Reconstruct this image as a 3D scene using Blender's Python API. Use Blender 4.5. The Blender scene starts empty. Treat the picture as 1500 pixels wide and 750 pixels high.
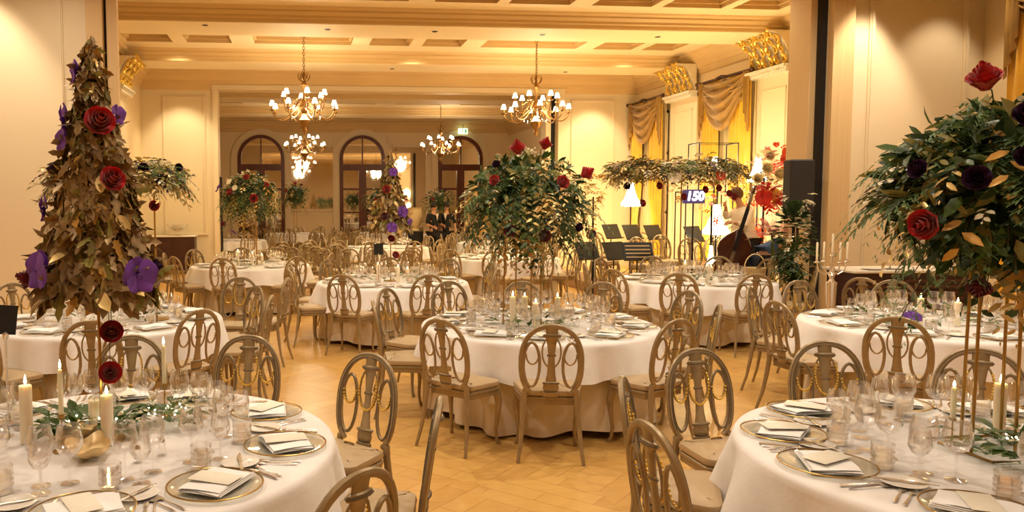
import bpy, math, random
from mathutils import Vector, Matrix
PI=math.pi; TAU=2*PI
S=bpy.context.scene; COL=S.collection
rnd=random.Random(7)
def lin(c):
    c=c/255.
    return c/12.92 if c<=.04045 else ((c+.055)/1.055)**2.4
def rgb(r,g,b): return (lin(r),lin(g),lin(b),1)
# ---------------------------------------------------------------- materials
def mat(name,col,rough=.5,metal=0,var=0,scale=8,emit=0,ecol=None,sheen=0,bump=0,bscale=60,sub=0,spec=None,stretch=(1,1,1),trans=0):
    m=bpy.data.materials.new(name); m.use_nodes=True; nt=m.node_tree; b=nt.nodes['Principled BSDF']
    b.inputs['Base Color'].default_value=col; b.inputs['Roughness'].default_value=rough; b.inputs['Metallic'].default_value=metal
    if spec is not None: b.inputs['Specular IOR Level'].default_value=spec
    if sub: b.inputs['Subsurface Weight'].default_value=sub; b.inputs['Subsurface Scale'].default_value=.03; b.inputs['Subsurface Radius'].default_value=(1,.6,.3)
    if sheen: b.inputs['Sheen Weight'].default_value=sheen
    if emit:
        b.inputs['Emission Color'].default_value=ecol or col; b.inputs['Emission Strength'].default_value=emit
    tc=nt.nodes.new('ShaderNodeTexCoord')
    if var or bump:
        mp=nt.nodes.new('ShaderNodeMapping'); mp.inputs['Scale'].default_value=stretch; nt.links.new(tc.outputs['Object'],mp.inputs[0])
    n=nt.nodes.new('ShaderNodeTexNoise'); n.inputs['Scale'].default_value=scale; n.inputs['Detail'].default_value=3
    if var or bump: nt.links.new(mp.outputs[0],n.inputs['Vector'])
    v=var or .02
    r=nt.nodes.new('ShaderNodeValToRGB')
    r.color_ramp.elements[0].position=.3; r.color_ramp.elements[1].position=.7
    r.color_ramp.elements[0].color=tuple(c*(1-v) for c in col[:3])+(1,)
    r.color_ramp.elements[1].color=tuple(min(1,c*(1+v)) for c in col[:3])+(1,)
    nt.links.new(n.outputs['Fac'],r.inputs[0]); nt.links.new(r.outputs[0],b.inputs['Base Color'])
    if bump:
        n2=nt.nodes.new('ShaderNodeTexNoise'); n2.inputs['Scale'].default_value=bscale; nt.links.new(mp.outputs[0],n2.inputs['Vector'])
        bp=nt.nodes.new('ShaderNodeBump'); bp.inputs['Strength'].default_value=bump; bp.inputs['Distance'].default_value=.01
        nt.links.new(n2.outputs['Fac'],bp.inputs['Height']); nt.links.new(bp.outputs[0],b.inputs['Normal'])
    if trans:
        t=nt.nodes.new('ShaderNodeBsdfTranslucent'); t.inputs['Color'].default_value=col
        mx=nt.nodes.new('ShaderNodeMixShader'); mx.inputs[0].default_value=trans
        o=nt.nodes['Material Output']; nt.links.new(b.outputs[0],mx.inputs[1]); nt.links.new(t.outputs[0],mx.inputs[2]); nt.links.new(mx.outputs[0],o.inputs['Surface'])
    return m
def glassmat(name,tint,gl=.18,mx_=.85):
    m=bpy.data.materials.new(name); m.use_nodes=True; nt=m.node_tree; nt.nodes.remove(nt.nodes['Principled BSDF'])
    o=nt.nodes['Material Output']; t=nt.nodes.new('ShaderNodeBsdfTransparent'); t.inputs[0].default_value=tint
    g=nt.nodes.new('ShaderNodeBsdfGlossy'); g.inputs['Roughness'].default_value=.07; g.inputs['Color'].default_value=(1,1,1,1)
    lw=nt.nodes.new('ShaderNodeLayerWeight'); lw.inputs['Blend'].default_value=.35
    mr=nt.nodes.new('ShaderNodeMapRange'); mr.inputs['To Min'].default_value=gl*.3; mr.inputs['To Max'].default_value=mx_
    nt.links.new(lw.outputs['Facing'],mr.inputs['Value'])
    mx=nt.nodes.new('ShaderNodeMixShader'); nt.links.new(mr.outputs[0],mx.inputs[0]); nt.links.new(t.outputs[0],mx.inputs[1]); nt.links.new(g.outputs[0],mx.inputs[2])
    nt.links.new(mx.outputs[0],o.inputs['Surface']); return m
def floormat():
    m=bpy.data.materials.new('parquet'); m.use_nodes=True; nt=m.node_tree; N=nt.nodes; L=nt.links; b=N['Principled BSDF']
    tc=N.new('ShaderNodeTexCoord')
    def mp(rot,sc=(1,1,1),loc=(0,0,0)):
        q=N.new('ShaderNodeMapping'); q.inputs['Rotation'].default_value=(0,0,rot); q.inputs['Scale'].default_value=sc; q.inputs['Location'].default_value=loc
        L.new(tc.outputs['Object'],q.inputs[0]); return q
    def brick(rot):
        q=N.new('ShaderNodeTexBrick'); L.new(mp(rot).outputs[0],q.inputs['Vector'])
        q.inputs['Color1'].default_value=rgb(224,176,98); q.inputs['Color2'].default_value=rgb(210,158,84); q.inputs['Mortar'].default_value=rgb(188,136,72)
        q.inputs['Scale'].default_value=1; q.inputs['Brick Width'].default_value=.62; q.inputs['Row Height'].default_value=.16; q.inputs['Mortar Size'].default_value=.003
        q.inputs['Bias'].default_value=-.1; return q
    a=brick(math.radians(45)); c=brick(math.radians(-45))
    ch=N.new('ShaderNodeTexChecker'); ch.inputs['Scale'].default_value=1/.72; L.new(mp(0,(1,1,1),(.3,.2,.01)).outputs[0],ch.inputs['Vector'])
    mx=N.new('ShaderNodeMix'); mx.data_type='RGBA'; L.new(ch.outputs['Fac'],mx.inputs[0]); L.new(a.outputs[0],mx.inputs[6]); L.new(c.outputs[0],mx.inputs[7])
    n=N.new('ShaderNodeTexNoise'); n.inputs['Scale'].default_value=3; n.inputs['Detail'].default_value=6; L.new(mp(.785,(1,9,1)).outputs[0],n.inputs['Vector'])
    m2=N.new('ShaderNodeMix'); m2.data_type='RGBA'; m2.blend_type='MULTIPLY'; m2.inputs[0].default_value=.4; L.new(mx.outputs[2],m2.inputs[6])
    r=N.new('ShaderNodeValToRGB'); r.color_ramp.elements[0].color=(.6,.55,.5,1); r.color_ramp.elements[1].color=(1,1,1,1); r.color_ramp.elements[1].position=.7
    L.new(n.outputs['Fac'],r.inputs[0]); L.new(r.outputs[0],m2.inputs[7]); L.new(m2.outputs[2],b.inputs['Base Color'])
    b.inputs['Roughness'].default_value=.33; b.inputs['Specular IOR Level'].default_value=.45
    return m
M={}
M['floor']=floormat()
M['wall']=mat('wall_paint',rgb(238,214,172),.55,var=.015,scale=.6)
M['panelm']=mat('wall_panel_paint',rgb(234,214,178),.5,var=.015,scale=.6)
M['jamb']=mat('jamb_fabric',rgb(222,188,136),.6,var=.05,scale=4,stretch=(14,14,.2))
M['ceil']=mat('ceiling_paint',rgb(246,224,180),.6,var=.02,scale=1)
M['coffer']=mat('coffer_tan_shaded',rgb(216,182,126),.6,var=.05,scale=2)  # tan panel colour, darkened to hold the shade of the recesses too
M['cornice']=mat('cornice_face_shaded',rgb(222,188,132),.55,var=.03,scale=1)  # beam and cornice faces darkened, their shade put into the colour
M['black']=mat('black_gap',rgb(22,18,16),.6,var=.1)
M['blackm']=mat('black_metal',rgb(26,23,21),.45,.3,var=.1)
M['speaker']=mat('speaker_black',rgb(42,36,32),.7,var=.15,scale=60,bump=.3,bscale=300)
M['chair']=mat('chair_paint',rgb(160,136,98),.36,.25,var=.14,scale=14)
M['groove']=mat('chair_groove_paint',rgb(112,98,76),.5,.15,var=.15,scale=20)
M['seat']=mat('seat_leather',rgb(188,160,120),.5,var=.06,scale=5)
M['gold']=mat('gold_paint',rgb(250,206,100),.32,.7,var=.15,scale=20)
M['brass']=mat('aged_brass',rgb(150,112,62),.35,.85,var=.3,scale=14)
M['pole']=mat('brass_rod',rgb(176,138,70),.3,.8,var=.05)
M['silver']=mat('silver',rgb(240,232,220),.24,.9,var=.04)
M['cloth']=mat('white_damask',rgb(248,240,234),.62,sheen=.3,var=.03,scale=9,bump=.12,bscale=40)
M['under']=mat('cream_linen',rgb(238,220,194),.75,sheen=.2,var=.03,scale=5)
M['napkin']=mat('white_napkin',rgb(252,247,242),.7,var=.02,bump=.1)
M['china']=mat('white_china',rgb(246,238,226),.15,var=.02)
M['wax']=mat('candle_wax',rgb(255,234,204),.45,var=.02,scale=10,sub=.6)
M['flame']=mat('candle_flame',rgb(255,214,130),.5,emit=22,ecol=(1,.72,.34,1))
M['wick']=mat('wick',rgb(40,30,25),.9)
M['shade']=mat('lamp_shade',rgb(255,246,225),.6,emit=3.6,ecol=(1,.84,.6,1),var=.03)
M['lampw']=mat('lamp_glow',rgb(255,246,225),.6,emit=5.5,ecol=(1,.88,.66,1),var=.03)
M['fairy']=mat('fairy_bulb',rgb(255,240,200),.5,emit=14,ecol=(1,.86,.6,1))
M['glass']=glassmat('clear_glass',(.998,.995,.99,1))
M['gplate']=glassmat('plate_glass',(.94,.94,.9,1),.15,.4)
M['mirror']=mat('mirror_silver',(.82,.76,.66,1),.03,1)
M['wood']=mat('mahogany',rgb(96,44,24),.35,var=.2,scale=6,stretch=(1,1,.2))
M['wenge']=mat('dark_console_wood',rgb(62,30,24),.4,var=.25,scale=8,stretch=(.3,1,1))
M['bassw']=mat('bass_varnish',rgb(72,34,20),.2,var=.3,scale=5)
M['marble']=mat('pale_top',rgb(232,220,200),.3,var=.05)
M['drape']=mat('gold_damask_drape',rgb(162,120,46),.45,sheen=.4,var=.18,scale=5)
M['drapel']=mat('ivory_sheer_drape',rgb(238,214,160),.6,var=.05,scale=4,trans=.3)
M['drapey']=mat('yellow_silk_drape',rgb(232,176,44),.4,sheen=.3,var=.12,scale=3)
M['leafg']=mat('green_leaf',rgb(78,102,40),.42,var=.35,scale=9,trans=.2)
M['leafd']=mat('dark_green_leaf',rgb(44,68,28),.4,var=.35,scale=9,trans=.12)
M['fern']=mat('fern_green',rgb(112,140,88),.55,var=.3,scale=7,trans=.25)
M['olive']=mat('olive_leaf',rgb(150,138,66),.45,var=.3,scale=9,trans=.2)
M['goldleaf']=mat('gilded_leaf',rgb(146,116,70),.4,.35,var=.3,scale=9)
M['paleleaf']=mat('pale_gold_leaf',rgb(228,196,124),.34,.35,var=.2,scale=9)
M['magn']=mat('golden_magnolia_leaf',rgb(196,148,66),.38,.25,var=.25,scale=12)
M['cream']=mat('cream_petal',rgb(246,232,196),.6,var=.06,trans=.2)
M['rose']=mat('red_rose_petal',rgb(196,12,20),.5,sheen=.3,var=.3,scale=30)
M['rosed']=mat('dark_red_petal',rgb(118,12,22),.55,sheen=.3,var=.3,scale=30)
M['purple']=mat('purple_orchid_petal',rgb(124,70,176),.5,var=.25,scale=25,trans=.2)
M['plum']=mat('plum_petal',rgb(62,30,62),.55,var=.3,scale=25)
M['pink']=mat('pink_plume',rgb(226,160,158),.8,var=.15,trans=.3)
M['orange']=mat('coral_petal',rgb(226,84,44),.55,var=.2,trans=.2)
M['branch']=mat('twig',rgb(84,60,36),.8,var=.2)
M['skin']=mat('skin',rgb(206,150,112),.5,var=.04)
M['hair']=mat('brown_hair',rgb(92,58,30),.6,var=.3,scale=60,stretch=(1,1,.2))
M['hairb']=mat('dark_hair',rgb(30,20,16),.6,var=.3,scale=60)
M['shirt']=mat('white_shirt_cloth',rgb(240,224,200),.75,var=.04,bump=.3,bscale=9)
M['trouser']=mat('black_trouser_cloth',rgb(26,20,20),.8,var=.1)
M['suit']=mat('black_suit_cloth',rgb(20,17,19),.8,var=.1)
M['blue']=mat('blue_shirt_cloth',rgb(58,88,140),.8,var=.12,bump=.3,bscale=9)
M['jeans']=mat('dark_jeans',rgb(38,46,66),.85,var=.2,scale=20)
M['card']=mat('black_card',rgb(30,24,20),.6,var=.05)
M['gloss']=mat('sheet_paper',rgb(244,234,214),.7)
M['stage']=mat('stage_carpet',rgb(150,116,78),.9,var=.15,scale=20)
M['exitw']=mat('exit_sign_face',rgb(225,235,200),.5,emit=1.6,ecol=(.8,1,.6,1))
M['exitg']=mat('exit_sign_green',rgb(40,140,60),.5,emit=.6,ecol=(.1,.5,.15,1))
M['signbg']=mat('sign_screen',rgb(58,46,78),.3,emit=.25,ecol=(.2,.14,.34,1))
M['signtx']=mat('sign_digits',rgb(255,255,255),.4,emit=3,ecol=(1,1,1,1))
M['wicker']=mat('cream_wicker',rgb(232,206,156),.8,var=.15,scale=50,bump=.5,bscale=120)
# ---------------------------------------------------------------- mesh builder
class MB:
    def __init__(s): s.v=[]; s.f=[]
    def add(s,v,f):
        b=len(s.v); s.v+= [tuple(p) for p in v]; s.f+= [tuple(i+b for i in q) for q in f]; return s
    def box(s,x0,x1,y0,y1,z0,z1,bev=0):
        if bev:
            c=bev; 
            sx=[(x0+c,x1-c),(x0,x1)]; 
            pts=[];
            def ring(z,i):
                k=c if i else 0
                return [(x0+k+c,y0+k,z),(x1-k-c,y0+k,z),(x1-k,y0+k+c,z),(x1-k,y1-k-c,z),(x1-k-c,y1-k,z),(x0+k+c,y1-k,z),(x0+k,y1-k-c,z),(x0+k,y0+k+c,z)]
            R=[ring(z0,1),ring(z0+c,0),ring(z1-c,0),ring(z1,1)]
            v=sum(R,[]); f=[tuple(range(7,-1,-1)),tuple(range(24,32))]
            for r in range(3):
                for i in range(8): f.append((r*8+i,r*8+(i+1)%8,r*8+8+(i+1)%8,r*8+8+i))
            return s.add(v,f)
        v=[(x,y,z) for z in (z0,z1) for y in (y0,y1) for x in (x0,x1)]
        return s.add(v,[(0,2,3,1),(4,5,7,6),(0,1,5,4),(2,6,7,3),(0,4,6,2),(1,3,7,5)])
    def obox(s,c,hx,hy,hz,rot=None):
        c=Vector(c); v=[]
        for z in (-1,1):
            for y in (-1,1):
                for x in (-1,1):
                    p=Vector((x*hx,y*hy,z*hz)); v.append((rot@p if rot else p)+c)
        return s.add(v,[(0,2,3,1),(4,5,7,6),(0,1,5,4),(2,6,7,3),(0,4,6,2),(1,3,7,5)])
    def tube(s,pts,rx,ry=None,up=None,n=8,closed=False,cap=True):
        pts=[Vector(p) for p in pts]; K=len(pts); v=[]; f=[]
        if not hasattr(rx,'__len__'): rx=[rx]*K
        if ry is None: ry=rx
        if not hasattr(ry,'__len__'): ry=[ry]*K
        ref=Vector(up) if up else None; prev=None
        for i,p in enumerate(pts):
            if closed: t=pts[(i+1)%K]-pts[i-1]
            else: t=pts[min(i+1,K-1)]-pts[max(i-1,0)]
            if t.length<1e-9: t=Vector((0,0,1))
            t.normalize()
            if ref: a=ref-t*ref.dot(t)
            else:
                a=prev-t*prev.dot(t) if prev else (Vector((1,0,0)) if abs(t.x)<.8 else Vector((0,1,0)))-t*(t.x if abs(t.x)<.8 else t.y)
            if a.length<1e-6: a=t.orthogonal()
            a.normalize(); prev=a; c=t.cross(a)
            for k in range(n):
                th=TAU*k/n; v.append(p+c*(rx[i]*math.cos(th))+a*(ry[i]*math.sin(th)))
        for i in range(K if closed else K-1):
            j=(i+1)%K
            for k in range(n): f.append((i*n+k,i*n+(k+1)%n,j*n+(k+1)%n,j*n+k))
        if not closed and cap: f.append(tuple(range(n-1,-1,-1))); f.append(tuple((K-1)*n+k for k in range(n)))
        return s.add(v,f)
    def lathe(s,prof,n=16,c=(0,0,0),sx=1,sy=1,axis=None):
        v=[];f=[];K=len(prof)
        for r,z in prof:
            for k in range(n):
                a=TAU*k/n; v.append(Vector((r*math.cos(a)*sx,r*math.sin(a)*sy,z)))
        if axis is not None:
            q=Vector((0,0,1)).rotation_difference(Vector(axis)).to_matrix(); v=[q@p for p in v]
        v=[p+Vector(c) for p in v]
        for i in range(K-1):
            for k in range(n): f.append((i*n+k,i*n+(k+1)%n,(i+1)*n+(k+1)%n,(i+1)*n+k))
        shut=math.dist(prof[0],prof[-1])<.006
        if prof[0][0]>1e-4 and not shut: f.append(tuple(range(n-1,-1,-1)))
        if prof[-1][0]>1e-4 and not shut: f.append(tuple((K-1)*n+k for k in range(n)))
        return s.add(v,f)
    def ball(s,c,r,n=8,m=5,sz=1):
        return s.lathe([(max(1e-5,r*math.sin(PI*i/m)),-r*sz*math.cos(PI*i/m)) for i in range(m+1)],n,c)
    def grid(s,fn,nu,nv,wu=False):
        v=[fn(i/nu,j/nv) for j in range(nv+1) for i in range(nu+(0 if wu else 1))]; w=nu+(0 if wu else 1); f=[]
        for j in range(nv):
            for i in range(nu):
                k=(i+1)%w if wu else i+1
                f.append((j*w+i,j*w+k,(j+1)*w+k,(j+1)*w+i))
        return s.add(v,f)
    def prism(s,poly,a0,a1,axis):   # polygon in the two other axes, extruded along axis
        def P(p,a): return (a,p[0],p[1]) if axis==0 else ((p[0],a,p[1]) if axis==1 else (p[0],p[1],a))
        n=len(poly); v=[P(p,a0) for p in poly]+[P(p,a1) for p in poly]
        return s.add(v,[tuple(range(n)),tuple(range(2*n-1,n-1,-1))]+[(i,n+i,n+(i+1)%n,(i+1)%n) for i in range(n)])
    def leaf(s,b,d,nrm,L,W,curl=.15,lobes=0):
        d=Vector(d).normalized(); nrm=Vector(nrm); nrm=nrm-d*nrm.dot(d)
        if nrm.length<1e-4: nrm=d.orthogonal()
        nrm.normalize(); sd=d.cross(nrm); b=Vector(b)
        def P(u,w): return b+d*(L*u)+sd*(W*w)+nrm*(-curl*L*u*u+abs(w)*W*.25)
        if lobes:
            out=[(.0,0),(.12,.42),(.05,.62),(.3,.5),(.42,1.),(.52,.45),(.72,.5),(1,0),(.72,-.5),(.52,-.45),(.42,-1.),(.3,-.5),(.05,-.62),(.12,-.42)]
            v=[P(.4,0)]+[P(u,w*.62) for u,w in out]
            return s.add(v,[(0,i,i+1) for i in range(1,14)]+[(0,14,1)])
        v=[P(0,0),P(.3,.42),P(.34,0),P(.3,-.42),P(.68,.38),P(.7,0),P(.68,-.38),P(1,0)]
        return s.add(v,[(0,2,1),(0,3,2),(1,2,5,4),(2,3,6,5),(4,5,7),(5,6,7)])
    def obj(s,name,m,parent=None,smooth=True,loc=None,rot=None):
        me=bpy.data.meshes.new(name); me.from_pydata([tuple(p) for p in s.v],[],s.f); me.update()
        if smooth:
            me.polygons.foreach_set('use_smooth',[True]*len(me.polygons))
            try: me.set_sharp_from_angle(angle=math.radians(42))
            except Exception: pass
        me.materials.append(M[m] if isinstance(m,str) else m)
        o=bpy.data.objects.new(name,me); COL.objects.link(o)
        if parent: o.parent=parent
        if loc: o.location=loc
        if rot: o.rotation_euler=rot
        return o
def tag(o,label=None,cat=None,group=None,kind=None):
    if label: o['label']=label
    if cat: o['category']=cat
    if group: o['group']=group
    if kind: o['kind']=kind
    return o
def thing(name,label,cat,loc=(0,0,0),rz=0,group=None):
    o=bpy.data.objects.new(name,None); COL.objects.link(o); o.location=loc; o.rotation_euler=(0,0,rz); o.empty_display_size=.05
    return tag(o,label,cat,group)
KIDS={}
def copy_tree(o,parent=None):
    c=o.copy(); COL.objects.link(c); c.parent=parent
    for ch in o.children: copy_tree(ch,c)
    return c
def dup(o,loc,rz,label,group=None,scale=None):
    c=copy_tree(o); c.location=loc; c.rotation_euler=(0,0,rz); c['label']=label
    if group: c['group']=group
    if scale: c.scale=scale
    return c
class Proto:          # the first placement moves the original, later ones copy it
    def __init__(s,o): s.o=o; s.used=False
    def put(s,loc,rz,label,group=None,scale=None):
        if not s.used:
            s.used=True; o=s.o; o.location=loc; o.rotation_euler=(0,0,rz); o['label']=label
            if group: o['group']=group
            if scale: o.scale=scale
            return o
        c=dup(s.o,loc,rz,label,group)
        c.scale=scale or (1,1,1)
        return c
def struct(name,mb,m,smooth=False):
    return tag(mb.obj(name,m,smooth=smooth),kind='structure')
# ================================================================ the rooms
ZC=5.25; ZS=5.0          # ceiling, beam soffit
XL,XR=-4.0,9.4           # side walls of the hall
YP=10.5                  # first folding partition
YB=20.9                  # second partition
YE=34.0                  # mirrored end wall
struct('floor',MB().box(-6.2,10.2,-6,34.3,-.1,0),'floor')
def frame_mould(mb,axis,a,u0,u1,z0,z1,out,w=.05,d=.03):
    # raised rectangular panel moulding; axis 'y': on a wall facing -Y at y=a ; axis 'x': on a wall facing +-X at x=a
    for (p0,p1,q0,q1) in ((u0,u1,z0,z0+w),(u0,u1,z1-w,z1),(u0,u0+w,z0,z1),(u1-w,u1,z0,z1)):
        for (k,dd) in ((0,d*.6),(w*.3,d)):
            if p1-p0<w*1.5: A=(p0+k,p1-k,q0,q1)
            else: A=(p0,p1,q0+k,q1-k)
            dd-=.001*(p1-p0<w*1.5)
            if axis=='y': mb.box(A[0],A[1],a-dd if out<0 else a,a if out<0 else a+dd,A[2],A[3])
            else: mb.box(a if out>0 else a-dd,a+dd if out>0 else a,A[0],A[1],A[2],A[3])
# front room
struct('wall_front_west',MB().box(-6.2,-2.62,YP,YP+.15,0,ZC),'panelm')
struct('wall_front_east',MB().box(7.54,10.2,YP,YP+.4,0,ZC),'panelm')
struct('trim_1',MB().box(-2.42,-2.29,YP+.04,YP+.14,0,ZC).box(-2.66,-2.455,YP-.04,YP+.06,0,ZC),'jamb')
struct('trim_2',MB().box(7.34,7.535,YP+.12,YP+.6,0,ZC).box(7.54,7.86,YP-.10,YP,.45,ZC).box(7.54,7.88,YP-.13,YP,0,.45,),'jamb')
struct('trim_3',MB().box(7.44,7.54,YP+.04,YP+.12,0,ZC).box(-2.455,-2.42,YP+.06,YP+.1,0,ZC),'black')
struct('wall_header',MB().box(-2.5,7.6,YP,YP+.5,4.97,ZC),'wall')
mb=MB()
frame_mould(mb,'y',YP,-5.6,-2.95,.35,5.1,-1,.06,.035)
frame_mould(mb,'y',YP,8.14,9.70,.35,5.1,-1,.09,.045)
struct('trim_4',mb,'panelm')
struct('baseboard_front',MB().box(-6,-2.67,YP-.04,YP,0,.2).box(7.88,9.95,YP-.04,YP,0,.2),'panelm')
struct('wall_west',MB().box(-6.2,-6.0,-6,YP,0,ZC),'wall')
struct('wall_east',MB().box(9.95,10.15,-6,YP,0,ZC),'wall')
struct('wall_south',MB().box(-6.2,10.2,-6.2,-6,0,ZC),'wall')
# hall side walls
struct('wall_hall_west',MB().box(XL-.2,XL,YP,YE,0,ZC),'wall')
struct('wall_hall_east',MB().box(XR,XR+.2,YP+.4,YE,0,ZC),'wall')
# second partition with opening
struct('wall_second',MB().box(XL,-2.03,YB,YB+.5,0,ZC).box(7.14,XR,YB,YB+.5,0,ZC).box(-2.03,7.14,YB,YB+.5,4.76,ZC),'panelm')
mb=MB()
frame_mould(mb,'y',YB,-3.45,-2.35,.95,4.6,-1,.07,.04); frame_mould(mb,'y',YB,7.5,8.75,.95,4.6,-1,.07,.04)
for x0,x1 in ((-2.16,-2.03),(7.14,7.3)): mb.box(x0,x1,YB-.06,YB,0,4.77)
mb.box(-2.18,7.32,YB-.07,YB,4.76,4.88)
mb.box(6.84,6.98,YB+.1,YB+.5,0,4.76)
struct('trim_5',mb,'panelm')
struct('trim_6',MB().box(6.98,7.14,YB+.25,YB+.4,0,4.76).box(-2.03,-1.98,YB+.2,YB+.4,0,2.5),'black')
# ceiling with coffers
def coffers(name,y0,y1,rects,x0=XL,x1=XR,z=ZC,depth=.16):
    mb=MB(); m2=MB(); xs=sorted({x0,x1,*[r[0] for r in rects],*[r[1] for r in rects]}); ys=sorted({y0,y1,*[r[2] for r in rects],*[r[3] for r in rects]})
    for i in range(len(xs)-1):
        for j in range(len(ys)-1):
            cx=(xs[i]+xs[i+1])/2; cy=(ys[j]+ys[j+1])/2
            if any(r[0]<cx<r[1] and r[2]<cy<r[3] for r in rects): continue
            mb.add([(xs[i],ys[j],z),(xs[i+1],ys[j],z),(xs[i+1],ys[j+1],z),(xs[i],ys[j+1],z)],[(0,1,2,3)])
    for r in rects:
        a=[r[0],r[1],r[2],r[3]]; zz=z
        for ins,up in ((0,.07),(.05,0),(0,.07),(.05,0),(0,.08)):
            b=[a[0]+ins,a[1]-ins,a[2]+ins,a[3]-ins]; z2=zz+up
            P=lambda q,h:[(q[0],q[2],h),(q[1],q[2],h),(q[1],q[3],h),(q[0],q[3],h)]
            m2.add(P(a,zz)+P(b,z2),[(k,(k+1)%4,4+(k+1)%4,4+k) for k in range(4)]); a,zz=b,z2
        m2.add(P(a,zz),[(0,1,2,3)])
    mb.box(x0,x1,y0,y1,z+.24,z+.3)
    c_=struct(name,mb,'ceil')
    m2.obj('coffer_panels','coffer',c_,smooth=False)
    return c_
def row(y0,y1,pat):
    out=[]; 
    for a,b in pat: out.append((a,b,y0,y1))
    return out
PAT=[(-3.55,-2.6),(-2.3,-1.35),(-.87,1.22),(1.62,2.5),(2.78,3.66),(4.1,6.3),(6.7,7.6),(7.85,8.6)]
PAT2=[(-3.5,-2.35),(-2.15,-1.0),(-.55,.6),(.8,1.95),(2.4,3.5),(3.7,4.8),(5.2,6.3),(6.5,7.6),(7.8,8.7)]
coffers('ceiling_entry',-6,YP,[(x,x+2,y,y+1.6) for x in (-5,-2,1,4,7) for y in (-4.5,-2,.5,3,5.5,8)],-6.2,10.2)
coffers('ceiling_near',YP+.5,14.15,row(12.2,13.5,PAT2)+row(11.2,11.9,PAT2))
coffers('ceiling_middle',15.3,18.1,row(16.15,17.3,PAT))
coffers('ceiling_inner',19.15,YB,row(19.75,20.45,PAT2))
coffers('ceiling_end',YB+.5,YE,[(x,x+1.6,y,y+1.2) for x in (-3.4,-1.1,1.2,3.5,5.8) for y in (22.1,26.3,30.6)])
def beam_prof(y0,y1):
    f=[(y0,ZS),(y0,ZS+.06),(y0-.03,ZS+.08),(y0-.03,ZS+.12),(y0-.1,ZS+.17),(y0-.1,ZS+.2),(y0-.18,ZS+.22),(y0-.2,ZC)]
    b=[(y1+y0-p[0],p[1]) for p in f][::-1]
    return f+b
for i,(y0,y1) in enumerate(((14.15,15.3),(18.1,19.15),(24.2,25.3),(28.4,29.5))):
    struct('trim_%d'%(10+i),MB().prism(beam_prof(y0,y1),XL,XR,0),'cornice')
    struct('trim_%d'%(14+i),MB().box(XL,XR,y0+.03,y1-.03,ZS-.012,ZS),'ceil')  # soffit strip keeps the brighter ceiling colour beside the shade-darkened faces
def cornice(mb,axis,a,u0,u1,sgn,z=ZC,s=1.):
    pr=[(0,z-.5*s),(.03,z-.48*s),(.05,z-.36*s),(.09,z-.34*s),(.1,z-.26*s),(.2*s,z-.16*s),(.22*s,z-.1*s),(.3*s,z-.06*s),(.32*s,z),(0,z)]
    poly=[(a+sgn*p,q) for p,q in pr]
    mb.prism(poly,u0,u1,1 if axis=='x' else 0)
mb=MB(); cornice(mb,'x',XR,YP+.5,YE,-1); cornice(mb,'x',XL,YP+.5,YE,1); cornice(mb,'y',YB,XL,XR,-1); cornice(mb,'y',YE,XL,XR,-1,z=5.25,s=.8)
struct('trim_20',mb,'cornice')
# pilaster and wall panels on the window side
mb=MB()
for y0,y1 in ((13.9,15.15),(17.45,18.75)):
    mb.box(XR-.1,XR,y0,y1,0,4.25)
    frame_mould(mb,'x',XR-.1,y0+.2,y1-.2,1,4.0,-1,.04,.02)
for y0,y1 in ((13.9,15.15),(17.5,18.7)): mb.box(XL,XL+.1,y0,y1,0,4.25)
struct('trim_21',mb,'panelm')
# end wall: arches, mirrors
AX=(-1.5,2.86,7.2)
def arch_out(cx,hw,zt,z0=0,n=18):
    zc=zt-hw; return [(cx-hw,z0)]+[(cx-hw*math.cos(PI*k/n),zc+hw*math.sin(PI*k/n)) for k in range(n+1)]+[(cx+hw,z0)]
def archband(mb,cx,hw0,hw1,zt,y0,y1,n=18):
    # band between inner half width hw0 and outer hw1
    zc=zt-hw1
    A=[(cx-hw0,0)]+[(cx-hw0*math.cos(PI*k/n),zc+hw0*math.sin(PI*k/n)) for k in range(n+1)]+[(cx+hw0,0)]
    B=[(cx-hw1,0)]+[(cx-hw1*math.cos(PI*k/n),zc+hw1*math.sin(PI*k/n)) for k in range(n+1)]+[(cx+hw1,0)]
    K=len(A); v=[(x,y0,z) for x,z in A]+[(x,y0,z) for x,z in B]+[(x,y1,z) for x,z in A]+[(x,y1,z) for x,z in B]
    f=[]
    for i in range(K-1):
        f+=[(i,i+1,K+i+1,K+i),(2*K+i,3*K+i,3*K+i+1,2*K+i+1),(K+i,K+i+1,3*K+i+1,3*K+i),(i,2*K+i,2*K+i+1,i+1)]
    mb.add(v,f)
struct('wall_end',MB().box(XL,XR,YE,YE+.2,0,ZC),'wall')
mb=MB()
for cx in AX:
    archband(mb,cx,1.0,1.28,4.98,YE-.08,YE)
for x in (-3.3,.0-.42,1.62,3.98,5.72): mb.box(x,x+.1,YE-.05,YE,0,4.75)
frame_mould(mb,'y',YE,-.32,1.6,.4,1.3,-1,.05,.03)
struct('trim_22',mb,'panelm')
for i,cx in enumerate(AX):
    d=tag(MB().prism(arch_out(cx,.9,4.66,.0),YE-.03,YE-.005,1).obj('door_%d'%(i+1),'mirror',smooth=False),kind='structure')
    mb=MB(); archband(mb,cx,.84,.98,4.72,YE-.14,YE-.02)
    mb.box(cx-.9,cx+.9,YE-.13,YE-.03,3.2,3.47); mb.box(cx-.025,cx+.025,YE-.1,YE-.03,3.4,4.6)
    mb.box(cx-.16,cx+.16,YE-.12,YE-.03,0,3.25); mb.box(cx-.85,cx+.85,YE-.1,YE-.03,2.35,2.44); mb.box(cx-.85,cx+.85,YE-.12,YE-.03,0,.5)
    mb.box(cx-.85,cx+.85,YE-.1,YE-.03,1.35,1.41)
    mb.obj('door_frame','wood',d,smooth=False)
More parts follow.
